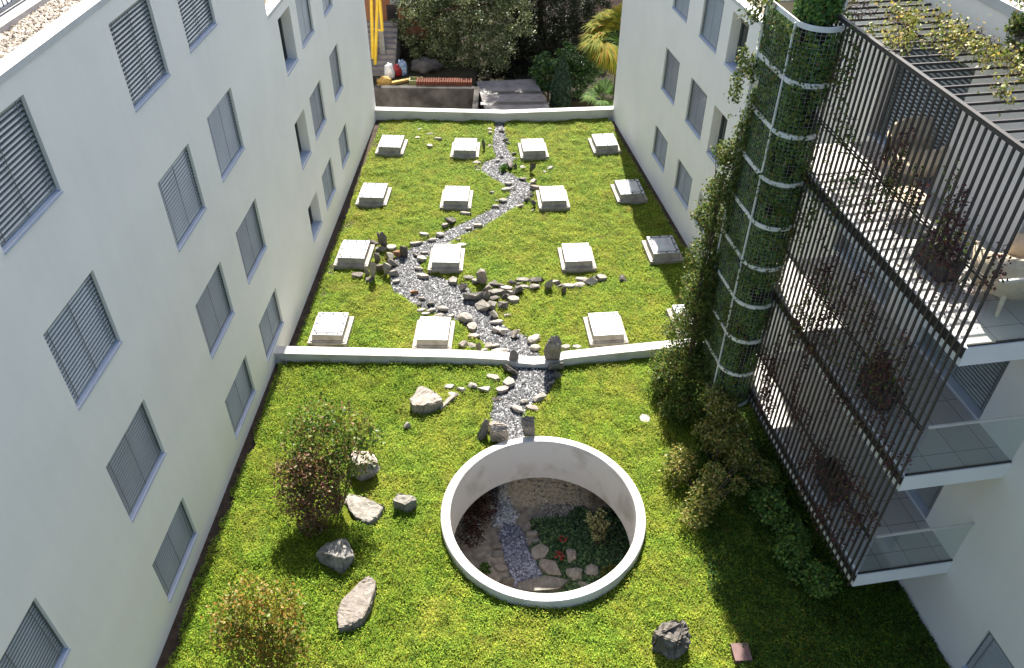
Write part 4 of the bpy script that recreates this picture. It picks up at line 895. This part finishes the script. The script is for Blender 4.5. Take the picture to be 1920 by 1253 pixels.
def stad_pts(n, z0, z1, rmin, rmax):
    per = 2 * (TX - TXF) + 2 * math.pi * TR; s = rng.uniform(0, per, n); L_ = TX - TXF; h = math.pi * TR
    r = rng.uniform(rmin, rmax, n); x = np.empty(n); y = np.empty(n); nx = np.zeros(n); ny = np.zeros(n)
    m1 = s < L_; x[m1] = TXF + s[m1]; nx[m1] = 0; ny[m1] = -1
    m2 = (s >= L_) & (s < L_ + h); a = -math.pi / 2 + (s[m2] - L_) / TR; x[m2] = TX; nx[m2] = np.cos(a); ny[m2] = np.sin(a)
    m3 = (s >= L_ + h) & (s < 2 * L_ + h); x[m3] = TX - (s[m3] - L_ - h); ny[m3] = 1
    m4 = s >= 2 * L_ + h; a = math.pi / 2 + (s[m4] - 2 * L_ - h) / TR; x[m4] = TXF; nx[m4] = np.cos(a); ny[m4] = np.sin(a)
    return np.c_[x + nx * r, TY + ny * r, rng.uniform(z0, z1, n)], np.c_[nx, ny, np.full(n, .45)]
vine = empty('climbing_vine', tuple(TB), 'dense dark green ivy filling the rounded trellis tower', 'climbing plant', None, RZR)
P, N = stad_pts(60000, .9, 10.1, .33, .465)
d = fbm(P[:, 0] * 2 + P[:, 1] * 2, P[:, 2], 2.0, 61, 3); keep = d > .36; P, N = P[keep], N[keep]
leaves('foliage', P, .06, MT['ivy'], vine, N, .8, .7, .4)
mb = MB(); mb.prism(stadium(.30, 8, 3), .9, 10.05); mb.build('dark_core', MT['darkground'], vine)  # solid dark prism filling the space behind the leaves
P, N = stad_pts(16000, .9, 10.1, .43, .52); keep = fbm(P[:, 0] * 2 + P[:, 1] * 2, P[:, 2], 1.6, 71, 3) > .5; leaves('foliage', P[keep], .065, MT['ivylight'], vine, N[keep], .8, .7, .4)
# upper leafy core above the last ring
vt = empty('climbing_vine', tuple(TB), 'leafy ivy column rising above the top ring of the tower', 'climbing plant', None, RZR)
n = 12000; a = rng.uniform(0, 2 * math.pi, n); rr = rng.uniform(.32, .42, n)
P = np.c_[TX - .25 + rr * np.cos(a) * 1.0, TY + .03 + rr * np.sin(a), rng.uniform(10.15, 13.2, n)]
leaves('foliage', P, .075, MT['ivy'], vt, np.c_[np.cos(a), np.sin(a), np.full(n, .4)], .8, .7, .4)
mb = MB(); mb.prism([(TX - .25 + .28 * math.cos(2 * math.pi * i / 16), TY + .03 + .28 * math.sin(2 * math.pi * i / 16)) for i in range(16)], 10.1, 13.2); mb.build('dark_core', MT['darkground'], vt)  # solid dark cylinder behind the upper leaves
# light overhang on the left flank and the bush at its foot
vl = empty('climbing_vine', tuple(TB), 'bright sunlit vine spilling over the left flank of the tower', 'climbing plant', None, RZR)
n = 9000; z = rng.uniform(2.5, 10.3, n)
bul = .04 + .11 * fbm(z * 1.0, z * 0, .9, 81, 3)
P = np.c_[rng.uniform(4.9, 5.95, n), TY - TR - .02 - np.abs(rng.normal(0, 1, n)) * bul, z]
keep = fbm(P[:, 0] * 1.5, P[:, 2], 1.8, 91, 3) > .44 + np.clip((P[:, 2] - 5) * .02, 0, .1)
leaves('foliage', P[keep], .07, MT['ivylight'], vl, np.tile([-.2, -1, .6], (keep.sum(), 1)), .9, .7, .4)
bb = G(1275, 815, 0)
bush = [(4.55, 14.6, .7, .55), (4.35, 15.2, 1.2, .6), (4.5, 15.9, 1.9, .65), (4.55, 15.4, 2.6, .5), (4.65, 16.2, 3.2, .5), (4.2, 15.9, .7, .6), (4.15, 14.7, .35, .4), (4.75, 15.6, 3.9, .4), (4.75, 16.0, 4.7, .35), (3.95, 15.4, .4, .35), (4.8, 15.0, 1.5, .5), (4.5, 15.9, 5.3, .42), (4.55, 15.7, 6.1, .36), (4.6, 15.9, 6.9, .32), (4.45, 15.4, 3.3, .45), (4.45, 15.8, 4.3, .42)]
shrub('climbing_shrub', (4.5, 15.2, 0), bush, 21000, .07, MT['ivylight'], 'bushy climbing shrub massed at the left foot of the tower', 'shrub', stem_r=.03, aspect=.65)

# ------------------------------------------------------------------ shrubs and small trees on the near lawn
b = G(635, 963); shrub('small_tree', b, [(x_, y_, z_ * .84, r_) for x_, y_, z_, r_ in cl_at(b, [(-.35, .1, 1.3, .5), (.1, .3, 1.6, .5), (-.15, .6, 2.0, .6), (.42, .4, 1.8, .5), (-.7, .7, 2.1, .5), (.25, .9, 2.4, .55), (.0, .2, .95, .32), (-.4, 1.1, 2.4, .52), (.65, .75, 2.2, .42), (-.75, .3, 1.7, .4)])], 4200, .085, MT['mixleaf'], 'taller young tree with green and reddish leaves on the left lawn', 'tree', stem_r=.022)
b = G(590, 990); shrub('small_tree', b, [(x_, y_, z_ * .84, r_) for x_, y_, z_, r_ in cl_at(b, [(-.1, 0, .6, .42), (-.35, .15, 1.0, .42), (.2, .1, 1.0, .44), (-.15, .3, 1.35, .45), (.32, .35, 1.5, .4), (-.42, .45, 1.6, .4), (0, .5, 1.85, .38), (.05, -.1, .35, .32), (.45, .2, .8, .32)])], 3600, .08, MT['redleaf'], 'brownish red shrub in front of the taller young tree', 'shrub', stem_r=.02)
b = G(515, 1262); shrub('small_tree', b, [(x_, y_, z_ * .84, r_) for x_, y_, z_, r_ in cl_at(b, [(-.35, .1, 1.0, .45), (.1, .1, 1.15, .42), (.4, .25, 1.4, .45), (-.15, .3, 1.55, .46), (-.65, .4, 1.7, .42), (.3, .5, 1.9, .4), (-.3, .6, 2.1, .38), (.05, -.05, .65, .34), (.5, .0, .9, .32), (-.75, .2, 1.2, .32)])], 4300, .08, MT['yelleaf'], 'yellow and orange leaved young tree at bottom left', 'tree', stem_r=.02)
b = G(1330, 860); shrub('small_tree', b, cl_at(b, [(.1, 0, .5, .38), (-.15, .15, .8, .35), (.25, .25, 1.1, .4), (.05, .4, 1.4, .32), (.5, .2, .9, .36), (-.05, .6, 1.6, .26), (.3, .55, 1.35, .3)]), 3600, .075, MT['mapleleaf'], 'olive yellow small maple at the foot of the tower', 'tree', stem_r=.022)
b = G(1318, 950); pads = []
for _ in range(17):
    x_, y_ = rng.uniform(-.5, 1.5), rng.uniform(-.5, 1.5); pads.append((x_, y_, rng.uniform(.25, .45) + .75 * math.exp(-((x_ - .5) ** 2 + (y_ - .7) ** 2) * 1.2) * rng.uniform(.4, 1.1), rng.uniform(.16, .42)))
shrub('shrub', b, cl_at(b, pads), 7000, .08, MT['mapleleaf'], 'low spreading olive maple shrub half in the tower shadow', 'shrub', stem_r=.016)
hl_ = []
for k in range(13):
    p = loc2w(PR, RZR, 7.3 + k * .36, -1.95 + .16 * math.sin(k * 1.7), .35); hl_.append((p[0], p[1], .32 + .1 * math.sin(k * 2.1), .36))
p0 = loc2w(PR, RZR, 9.4, -1.95, 0); shrub('hedge', p0, hl_, 9000, .075, MT['ivy'], 'dark green hedge along the foot of the slat screens', 'hedge', stem_r=.015, aspect=.65)
a = G(942, 322, ZF); shrub('cushion_plant', a, cl_at(a, [(0, .05, .1, .17), (.05, .15, .12, .14)]), 700, .05, MT['tuft'], 'bright green cushion plant beside the far stream', 'plant')
a = G(1390, 1223, .09); mb = MB(); mb.box(-.17, .17, -.18, .18, -.12, .02); o = mb.build('cover_plate', MT['plate']); o.location = a; o.rotation_euler = (0, 0, .06)
tag(o, 'square rusty brown cover plate in the shaded lawn at bottom right', 'cover plate')
# fallen leaves: few, individual
for k, (px, py) in enumerate([(1470, 1005), (1590, 1152), (1668, 1192), (1483, 1026), (1672, 1150)]):
    pass

# ------------------------------------------------------------------ balcony furniture
def tub_chair(px, py, f, rz, label):
    a = G(px, py, f); root = empty('tub_chair', (a[0], a[1], f), label, 'chair', 'beige wicker chairs on the top balcony', rz); root.scale = (1.4, 1.4, 1.35)
    mb = MB(); n = 20; vs = []; fs = []
    for i in range(n + 1):
        t = -math.pi * .78 + i / n * math.pi * 1.56; c, s = math.sin(t), -math.cos(t)
        hgt = .62 + .16 * max(0, math.cos(t * .7))
        for r, z in ((.36, .22), (.42, hgt), (.37, hgt), (.31, .24)): vs.append((c * r, -s * r, z))
    for i in range(n):
        for j in range(3): fs.append((4 * i + j, 4 * i + 4 + j, 4 * i + 5 + j, 4 * i + j + 1))
        fs.append((4 * i + 3, 4 * i + 7, 4 * i + 4, 4 * i))
    mb.add(vs, fs); mb.build('backrest', MT['wicker'], root, True)
    mb = MB(); mb.tube([(0, 0, .22), (0, 0, .30), (0, 0, .36), (0, 0, .39)], [.33, .35, .35, .28], 20); mb.build('seat', MT['wicker'], root)
    for sx in (-1, 1):
        for sy in (-1, 1):
            mb = MB(); mb.tube([(sx * .24, sy * .24, .24), (sx * .30, sy * .30, 0)], [.03, .02], 8); mb.build('leg', MT['wicker'], root)
    return root
tub_chair(1700, 335, 7.365, R(-60), 'beige wicker tub chair at the far end of the top balcony')
tub_chair(1868, 555, 7.365, R(200), 'beige wicker tub chair at the near end of the top balcony')
a = G(1688, 405, 7.365); tb_ = empty('low_table', tuple(a), 'low light wood table between the chairs on the top balcony', 'table', None, .3)
mb = MB(); mb.tube([(0, 0, .40), (0, 0, .43)], .33, 24); mb.build('tabletop', MT['wicker'], tb_)
for k in range(3):
    mb = MB(); c, s = math.cos(k * 2.1), math.sin(k * 2.1); mb.tube([(c * .18, s * .18, .4), (c * .28, s * .28, 0)], .018, 6); mb.build('leg', MT['wicker'], tb_)
def planter(px, py, f, lab, leaf):
    a = G(px, py, f); root = empty('planter', tuple(a), lab, 'planter', 'black planters behind the slat screens', RZR)
    mb = MB(); mb.frustum((-.36, .36, -.17, .17, 0), (-.42, .42, -.2, .2, .48)); mb.build('pot', MT['rubber'], root)
    n = 260; P = np.c_[rng.normal(0, .24, n), rng.normal(0, .14, n), .48 + np.abs(rng.normal(0, .2, n))]; leaves('foliage', P, .07, leaf, root, None, 1, .6, .3); return root
planter(1752, 505, 7.365, 'black planter with green and red plants on the top balcony', MT['ivylight'])
planter(1640, 745, 4.505, 'black planter with a dark plant on the middle balcony', MT['mixleaf'])
planter(1556, 915, 1.655, 'black planter with a dark plant on the lowest balcony', MT['wine'])
# vines on the screens
def strand_vine(lab, strands, mat, n_per, size, wid=.09, name='climbing_vine'):
    root = empty(name, tuple(TB), lab, 'climbing plant', 'vines on the balcony screens', RZR); LP = []; sm = MB()
    for st_ in strands:
        st_ = np.array(st_, float); seg = []
        for p, q in zip(st_, st_[1:]):
            for t in np.linspace(0, 1, 8)[:-1]: seg.append(p + (q - p) * t + rng.normal(0, .025, 3) * [1, .4, 1])
        seg.append(st_[-1]); sm.tube(seg, .006, 4); seg = np.array(seg)
        L_ = np.linalg.norm(np.diff(st_, axis=0), axis=1).sum(); n = int(n_per * L_); i = rng.integers(0, len(seg) - 1, n); t = rng.uniform(0, 1, (n, 1))
        LP.append(seg[i] * (1 - t) + seg[i + 1] * t + rng.normal(0, wid, (n, 3)) * [1, .4, 1])
    P = np.vstack(LP); dn = fbm(P[:, 0], P[:, 2] + P[:, 1], 2.5, 101, 2); P = P[dn > .36]
    leaves('foliage', P, size, mat, root, np.tile([0, -.6, .5], (len(P), 1)), 1, .6, .3); sm.build('stems', MT['trunk_red'], root); return root
def rnd_strands(n, x0, x1, z0, z1, y):
    out = []
    for _ in range(n):
        x = rng.uniform(x0, x1); za = rng.uniform(z0, z1); L_ = rng.uniform(.5, 1.3); pts = [(x, y, za)]
        for k in range(4): x += rng.normal(0, .16); za += L_ / 4; pts.append((x, y + rng.normal(0, .02), za))
        out.append(pts)
    return out
YS = BY - .13
strand_vine('wine red vine climbing the lowest slat screen', rnd_strands(34, 7.6, 12.0, 1.4, 3.0, YS), MT['wine'], 85, .055)
strand_vine('dark red vine climbing the middle slat screen', rnd_strands(38, 8.0, 12.2, 4.0, 5.9, YS), MT['wine'], 85, .055)
strand_vine('green vine climbing the middle slat screen', rnd_strands(16, 7.4, 11.5, 4.2, 6.2, YS), MT['mixleaf'], 55, .055)
strand_vine('red and green vine on the top slat screen', rnd_strands(14, 9.2, 12.2, 7.4, 8.7, YS), MT['wine'], 85, .06)
strand_vine('light green vine on the far part of the screens', rnd_strands(8, 7.2, 8.6, 6.0, 8.6, YS) + rnd_strands(8, 9.4, 11.2, 7.6, 8.4, YS) + rnd_strands(6, 7.3, 8.2, 8.4, 9.4, YS), MT['ivylight'], 75, .06)
pv = []
for k in range(95):
    x = rng.uniform(4.6, 12.2); y = rng.uniform(-1.6, -.1)
    if x > 8.2 + (y + .85) * .9 and y < -.6 and rng.random() < .75: continue
    pts = [(x, y, 10.33)]
    for q in range(5): x += rng.normal(.05, .16); y += rng.normal(.02, .15); pts.append((x, min(max(y, -1.75), .1), 10.31 + abs(rng.normal(0, .05))))
    pv.append(pts)
strand_vine('autumn tinted vine sprawling over the pergola slats', pv, MT['mapleleaf'], 105, .06, .09)
wv = []
for k in range(24):
    x = rng.uniform(8.7, 10.6); y = .16; pts = [(x, y, 10.3)]
    for q in range(5): x += rng.normal(.0, .2); pts.append((x, rng.uniform(.05, .7) if q > 2 else .15, 10.4 + q * .12))
    wv.append(pts)
strand_vine('thick vine climbing over the roof edge above the pergola', wv, MT['ivylight'], 190, .065, .1)

# ------------------------------------------------------------------ garden beyond the parapet
mb = MB(); mb.add([(-300, -100, -5.5), (300, -100, -5.5), (300, 500, -5.5), (-300, 500, -5.5)], [(0, 1, 2, 3)]); tag(mb.build('ground', MT['darkground']), kind='structure')
mb = MB(); mb.box(-30, -1.95, 38.6, 75, -5.4, -1.45); mb.box(-1.95, 30, 40.0, 75, -5.4, -2.6); tag(mb.build('garden_terrace', MT['darkground']), kind='structure')
mb = MB(); mb.box(-30, -1.95, 38.3, 38.6, -5.4, -1.22); mb.box(-1.95, -1.7, 36.0, 38.6, -5.4, -1.25); tag(mb.build('retaining_wall', MT['darkconc']), 'stained dark concrete retaining wall behind the parapet', 'wall')
g0, g1, g2, g3 = G(893, 153, -1.5), G(1003, 148, -1.5), G(1040, 209, -1.5), G(912, 213, -1.5)
gp = [(g3[0] + .1, 35.4), (g2[0], 35.6), (g1[0], g1[1]), (g0[0], g0[1])]
gr = empty('garage', (0, 38, -5.4), 'flat grey garage roof with dark seams behind the parapet', 'garage')
mb = MB(); mb.prism([(x, y - 38) for x, y in gp], 0, 3.9); mb.build('roof', MT['garage'], gr)
mb = MB()
for py in (174, 194):
    a, c = G(901, py, -1.49), G(1018 if py < 180 else 1030, py - 1, -1.49)
    mb.add([(a[0], a[1] - 38 - .16, 3.905), (c[0], c[1] - 38 - .16, 3.905), (c[0], c[1] - 38 + .16, 3.905), (a[0], a[1] - 38 + .16, 3.905)], [(0, 1, 2, 3)])
mb.build('seam', MT['steel'], gr)
# houses
HZ = -1.45
a = atY(705, 125, 45.5); c = atY(800, 125, 45.5)
hs = empty('house', (a[0], 45.5, HZ), 'orange rendered house behind the trees with a red tiled roof', 'house')
mb = MB(); mb.box(-8, 4.5, 0, 10, -.2, 4.6); mb.build('wall', MT['orange_wall'], hs)
mb = MB(); mb.add([(-8.4, -.7, 4.55), (4.9, -.7, 4.55), (4.9, 5, 6.6), (-8.4, 5, 6.6), (4.9, 10.7, 4.55), (-8.4, 10.7, 4.55)], [(0, 1, 2, 3), (3, 2, 4, 5)]); mb.build('roof', MT['tile'], hs)
mb = MB(); mb.box(1.25, 2.7, -.9, .0, 2.2, 2.32); mb.box(1.25, 2.7, -.9, -.85, 2.32, 3.0); mb.build('balcony', MT['greypost'], hs)
mb = MB(); mb.box(.9, 1.5, -.03, .02, 0, 1.9); mb.build('door', MT['steel'], hs)
a = atY(1040, 110, 52)
h2 = empty('house', (a[0] - 1, 52, -2.6), 'pinkish house wall behind the drooping conifer', 'house')
mb = MB(); mb.box(-2, 14, 0, 8, -.1, 5.0); mb.build('wall', MT['pink_wall'], h2)
mb = MB(); mb.add([(-2.5, -.6, 4.9), (14.5, -.6, 4.9), (14.5, 4, 6.6), (-2.5, 4, 6.6), (14.5, 8.6, 4.9), (-2.5, 8.6, 4.9)], [(0, 1, 2, 3), (3, 2, 4, 5)]); mb.build('roof', MT['tile'], h2)
mb = MB(); mb.box(2.2, 3.6, -.04, .02, 2.2, 2.6); mb.build('window', MT['coping'], h2)
# yellow boom, post, steps, junk
def bar(name, a, c, r, mat, label, cat):
    b = np.array([a[0], a[1], a[2]]); o = empty(name, tuple(b), label, cat); mb = MB(); mb.tube([(0, 0, 0), tuple(np.array(c) - b)], r, 10); mb.build('tube', mat, o); return o
bo = empty('hoist_frame', tuple(atY(703, 142, 41)), 'yellow tubular hoist frame standing at the left building corner', 'hoist'); b0 = np.array(bo.location)
for (p, q) in (((703, 142), (708, -12)), ((699, 110), (696, -12)), ((717, 58), (711, -12))):
    mb = MB(); mb.tube([tuple(atY(*p, 41) - b0), tuple(atY(*q, 41) - b0)], .085, 10); mb.build('tube', MT['yellow'], bo)
mb = MB(); mb.tube([tuple(atY(705, 55, 41) - b0), tuple(atY(718, 58, 41) - b0)], .05, 8); mb.build('cross_bar', MT['yellow'], bo)
pb = atY(722, 140, 41.6); pt = atY(714, -30, 41.6); po = empty('steel_post', tuple(pb), 'grey steel post beside the yellow hoist frame', 'post'); mb = MB(); q = np.array(pt) - pb
mb.box(-.13, .13, -.1, .1, 0, 7); mb.build('post', MT['greypost'], po)
stp = empty('garden_steps', tuple(G(704, 150, HZ)), 'flight of grey steps behind the yellow hoist frame', 'steps'); mb = MB()
for k in range(10): mb.box(-.9, .9, .5 + k * .32, .5 + k * .32 + .32, 0, .17 * (k + 1))
mb.build('steps', MT['garage'], stp)
a = G(832, 158, HZ + .3); ts = empty('tile_stack', (a[0], a[1], HZ), 'long stack of terracotta roof tiles on the retaining wall terrace', 'tile stack')
for k in range(24):
    mb = MB(); x = -1.35 + k * .115; mb.box(x, x + .085, -.02, .5, .0, .42); mb.build('tile', MT['tile'], ts)
a = G(780, 163, HZ); cr_ = empty('crate', (a[0], a[1] + .3, HZ), 'pale green plastic crate beside the tile stack', 'crate')
MT['crate'] = M('green_crate', (.22, .24, .09), (.16, .17, .07), 5, .6)
mb = MB(); mb.box(-.34, .34, -.24, .24, 0, .06); mb.box(-.34, .34, -.24, -.2, .06, .3); mb.box(-.34, .34, .2, .24, .06, .3); mb.box(-.34, -.3, -.2, .2, .06, .3); mb.box(.3, .34, -.2, .2, .06, .3); mb.build('tray', MT['crate'], cr_)
def lump(name, px, py, w, h, mat, lab, cat):
    a = G(px, py, HZ); bm = bmesh.new(); bmesh.ops.create_icosphere(bm, subdivisions=3, radius=1)
    for v in bm.verts:
        k = 1 + .22 * math.sin(v.co.x * 5 + px) * math.cos(v.co.y * 6 + v.co.z * 4); v.co = Vector((v.co.x * w * k, v.co.y * w * .7 * k, max(v.co.z, -.5) * h * k + h * .5))
    me = bpy.data.meshes.new(name); bm.to_mesh(me); bm.free(); me.materials.append(mat); me.polygons.foreach_set('use_smooth', [True] * len(me.polygons)); o = link(name, me); o.location = (a[0], a[1], HZ); return tag(o, lab, cat)
lump('sack', 745, 143, .22, .4, MT['red'], 'red sack among the junk by the orange house', 'sack')
lump('sack', 755, 140, .25, .5, MT['bluewhite'], 'blue and white sack next to the red one', 'sack')
lump('sack', 731, 147, .25, .5, MT['coping'], 'pale bundle left of the red sack', 'sack')
lump('tarpaulin', 800, 132, .8, .4, MT['darkconc'], 'grey tarpaulin heap above the tile stack', 'tarpaulin')
MT['ochre'] = M('ochre_timber', (.38, .24, .06), (.28, .17, .05), 5, .8)
a = G(740, 158, HZ); bd = empty('board', tuple(a), 'ochre timber board lying on the terrace by the junk', 'board'); mb = MB(); mb.box(-.9, .9, -.1, .1, .02, .14); mb.build('plank', MT['ochre'], bd); bd.rotation_euler = (0, 0, .5)
lump('wheelbarrow_tub', 722, 160, .35, .3, MT['ochre'], 'orange-brown tub at the left end of the terrace', 'tub')

def tree(name, base, trunk_h, clumps, n, size, mat, label, cat='tree', group=None, tr=.16, aspect=.55, droop=.3, inner=None):
    root = empty(name, tuple(base), label, cat, group); b = np.array(base); cl = np.array(clumps, float) - np.array([*base, 0])
    w = cl[:, 3] ** 2; w /= w.sum(); k = rng.choice(len(cl), n, p=w)
    m_ = len(cl) * 13; sk = rng.choice(len(cl), m_, p=w); sub = cl[sk, :3] + unit(rng.normal(size=(m_, 3))) * rng.uniform(.45, 1.15, (m_, 1)) * cl[sk, 3:4]; sr_ = rng.uniform(.09, .24, m_) * (cl[sk, 3] ** .5); si = rng.choice(m_, n, p=sr_ ** 2 / (sr_ ** 2).sum())
    P = sub[si] + rng.normal(0, 1, (n, 3)) * sr_[si][:, None] * np.array([1, 1, .7])
    leaves('crown', P, size, mat, root, np.tile([0, 0, .5], (n, 1)), 1, aspect, droop)
    mb = MB(); top = np.array([0, 0, trunk_h]); mb.tube([(0, 0, -.3), (.05, .03, trunk_h * .5), tuple(top)], [tr, tr * .85, tr * .6], 9)
    for c in cl: mid = top * .6 + c[:3] * .4 + [0, 0, -.2]; mb.tube([tuple(top * .9), tuple(mid), tuple(c[:3])], [tr * .3, tr * .2, tr * .06], 6)
    mb.build('trunk', MT['bark'], root); return root
def blob(px, py, y, r): p = atY(px, py, y); return (*p, r)
bt_ = atY(884, 150, 42.5)
tree('broadleaf_tree', (bt_[0], 42.5, HZ - .8), 4.0, [blob(770, 30, 43, 1.2), blob(815, 15, 43.5, 1.4), blob(860, 25, 43, 1.4), blob(905, 15, 43.2, 1.4), blob(945, 40, 43, 1.3), blob(800, 70, 42.5, 1.2), blob(850, 75, 42, 1.3), blob(900, 75, 42, 1.3), blob(945, 80, 42.5, 1.1), blob(830, 110, 42, .95), blob(880, 120, 42, 1.0), blob(925, 112, 42.3, .9), blob(790, 105, 42.5, .7), blob(760, 55, 43, .8), blob(850, -25, 44, 1.5), blob(920, -25, 44, 1.5), blob(965, 5, 43.5, 1.0), blob(745, 60, 43, .6), (.9, 45, 5.2, 1.7), (.6, 44.6, 4.0, 1.5), (-.8, 45.6, 6.4, 1.4)],
     60000, .13, MT['olive'], 'big grey-green broadleaf tree beyond the parapet', tr=.2)
bt_ = atY(1010, 120, 47)
cl = [(1.2, 45.5, 7.5, 1.3), (1.0, 44.6, 9.8, .8), (2.6, 46, 5.5, 1.5), (4.2, 47, 5, 1.4), (.6, 45.5, 5.5, 1.2)] + [blob(x, y, 46.5 + (i % 3) * .6, 1.05) for i, (x, y) in enumerate([(985, 20), (1010, -10), (1040, 10), (1070, 0), (1100, 10), (1130, -10), (1000, 60), (1035, 45), (1065, 50), (1095, 35), (960, -10), (1050, 75), (1025, 90), (985, 95), (1125, 30)])]
tree('drooping_conifer', (bt_[0], 48, -2.6), 7, cl, 34000, .2, MT['dark'], 'dark drooping conifer behind the garage roof', tr=.22, aspect=.25, droop=2.0)
bt_ = atY(975, 130, 44.5)
tree('dark_bush', (bt_[0], 44.5, -2.6), 1.2, [blob(960, 120, 44, 1.0), blob(990, 110, 44.5, 1.0), blob(975, 85, 45, 1.1), blob(1005, 135, 43.5, .8), blob(945, 140, 43.5, .8), blob(905, 140, 43.6, .9), blob(870, 138, 44, .9), blob(920, 120, 44.6, .9)], 15000, .14, MT['dark'], 'very dark bush between the broadleaf tree and the laurels', 'bush', tr=.1)
bt_ = atY(1030, 185, 39.5)
tree('laurel', (bt_[0] - .1, 39.6, -2.6), .9, [blob(1018, 130, 40, .55), blob(1030, 150, 39.8, .6), blob(1015, 160, 39.8, .5), blob(1022, 108, 40.2, .35), blob(1040, 125, 40, .45)], 3600, .13, MT['laurel'], 'glossy bright laurel at the right edge of the garage roof', 'bush', tr=.06)
bt_ = atY(1090, 150, 41)
tree('laurel', (bt_[0], 41.2, -2.6), 1.2, [blob(1075, 110, 41.3, .7), blob(1095, 130, 41, .75), blob(1070, 95, 41.5, .5), blob(1110, 110, 41.3, .6), blob(1085, 150, 40.6, .6)], 6000, .13, MT['laurel'], 'larger dark laurel behind the cypress bush', 'bush', tr=.07)
# cypress: upright sprays
bt_ = atY(1050, 212, 38.6); cyp = empty('cypress', (bt_[0], 38.6, -2.9), 'blue-green conical cypress bush behind the parapet', 'bush'); n = 7000
z = rng.uniform(0, 1, n) ** 1.2; top = atY(1053, 106, 38.6)[2] + 2.9; rad = (.78 * (1 - z) ** .6 * (.5 + z * .9).clip(0, 1)) * rng.uniform(.6, 1.05, n); a = rng.uniform(0, 6.28, n)
P = np.c_[rad * np.cos(a), rad * np.sin(a), z * top]
Q = leaf_quads(P, .2, np.c_[np.cos(a), np.sin(a), np.zeros(n)], .7, .28, -2.0); quads_mesh('foliage', Q, MT['bluegreen'], cyp)
mb = MB(); mb.tube([(0, 0, -.3), (0, 0, top * .8)], [.08, .02], 7); mb.build('trunk', MT['bark'], cyp)
def fan(mats_V, c, d, up, L_, spread=2.6, k=22, droop=.35):
    """one palm fan: k narrow segments round the tip of its stalk"""
    d = unit(np.array(d, float)); up = unit(np.array(up, float) - np.dot(up, d) * d); side = np.cross(d, up)
    for i in range(k):
        t = -spread / 2 + spread * i / (k - 1); v = d * math.cos(t) + side * math.sin(t); l = L_ * (.75 + .25 * math.cos(t)) * rng.uniform(.9, 1.08)
        w = np.cross(v, up) * .035 * L_ / .9; m = c + v * l * .55 + up * .03; e = c + v * l - np.array([0, 0, droop * l * rng.uniform(.4, 1.2)])
        mats_V.append([c, m + w, e, m - w])
def palm(name, base, h, nf, stalk, L_, mat, label, elev=(-.6, 1.2), tr=.14):
    root = empty(name, tuple(base), label, 'palm'); V = []; sm = MB(); c0 = np.array([0, 0, h])
    for i in range(nf):
        az = i * 2.4 + rng.uniform(-.2, .2); el = elev[0] + (elev[1] - elev[0]) * ((i * .618) % 1); d = np.array([math.cos(az) * math.cos(el), math.sin(az) * math.cos(el), math.sin(el)])
        sk_ = stalk * rng.uniform(.45, 1.1); tip = c0 + d * sk_; sm.tube([tuple(c0), tuple(c0 + d * sk_ * .5 + [0, 0, .05]), tuple(tip)], [.016, .012, .008], 5, 1)
        fan(V, tip, d + [0, 0, -.25], [0, 0, 1] if abs(d[2]) < .9 else [1, 0, 0], L_ * rng.uniform(.85, 1.1))
    quads_mesh('fronds', np.array(V), mat, root)
    sm.tube([(0, 0, -.3), (.03, 0, h * .5), (0, 0, h)], [tr, tr * .95, tr * 1.1], 9); sm.build('trunk', [MT['bark'], MT['palmg']], root); return root
p = atY(1150, 85, 36.6); palm('fan_palm', (p[0] + .3, 36.6, -4.5), p[2] + 4.7, 60, 1.1, .95, MT['palm'], 'tall yellow-green fan palm beside the right building', (-1.0, 1.5))
p = atY(1128, 175, 36.4); palm('fan_palm', (p[0] + .1, 36.6, -4.0), p[2] + 3.6, 14, .55, .75, MT['palmg'], 'low green fan palm just behind the parapet', (-.1, 1.2), .1)
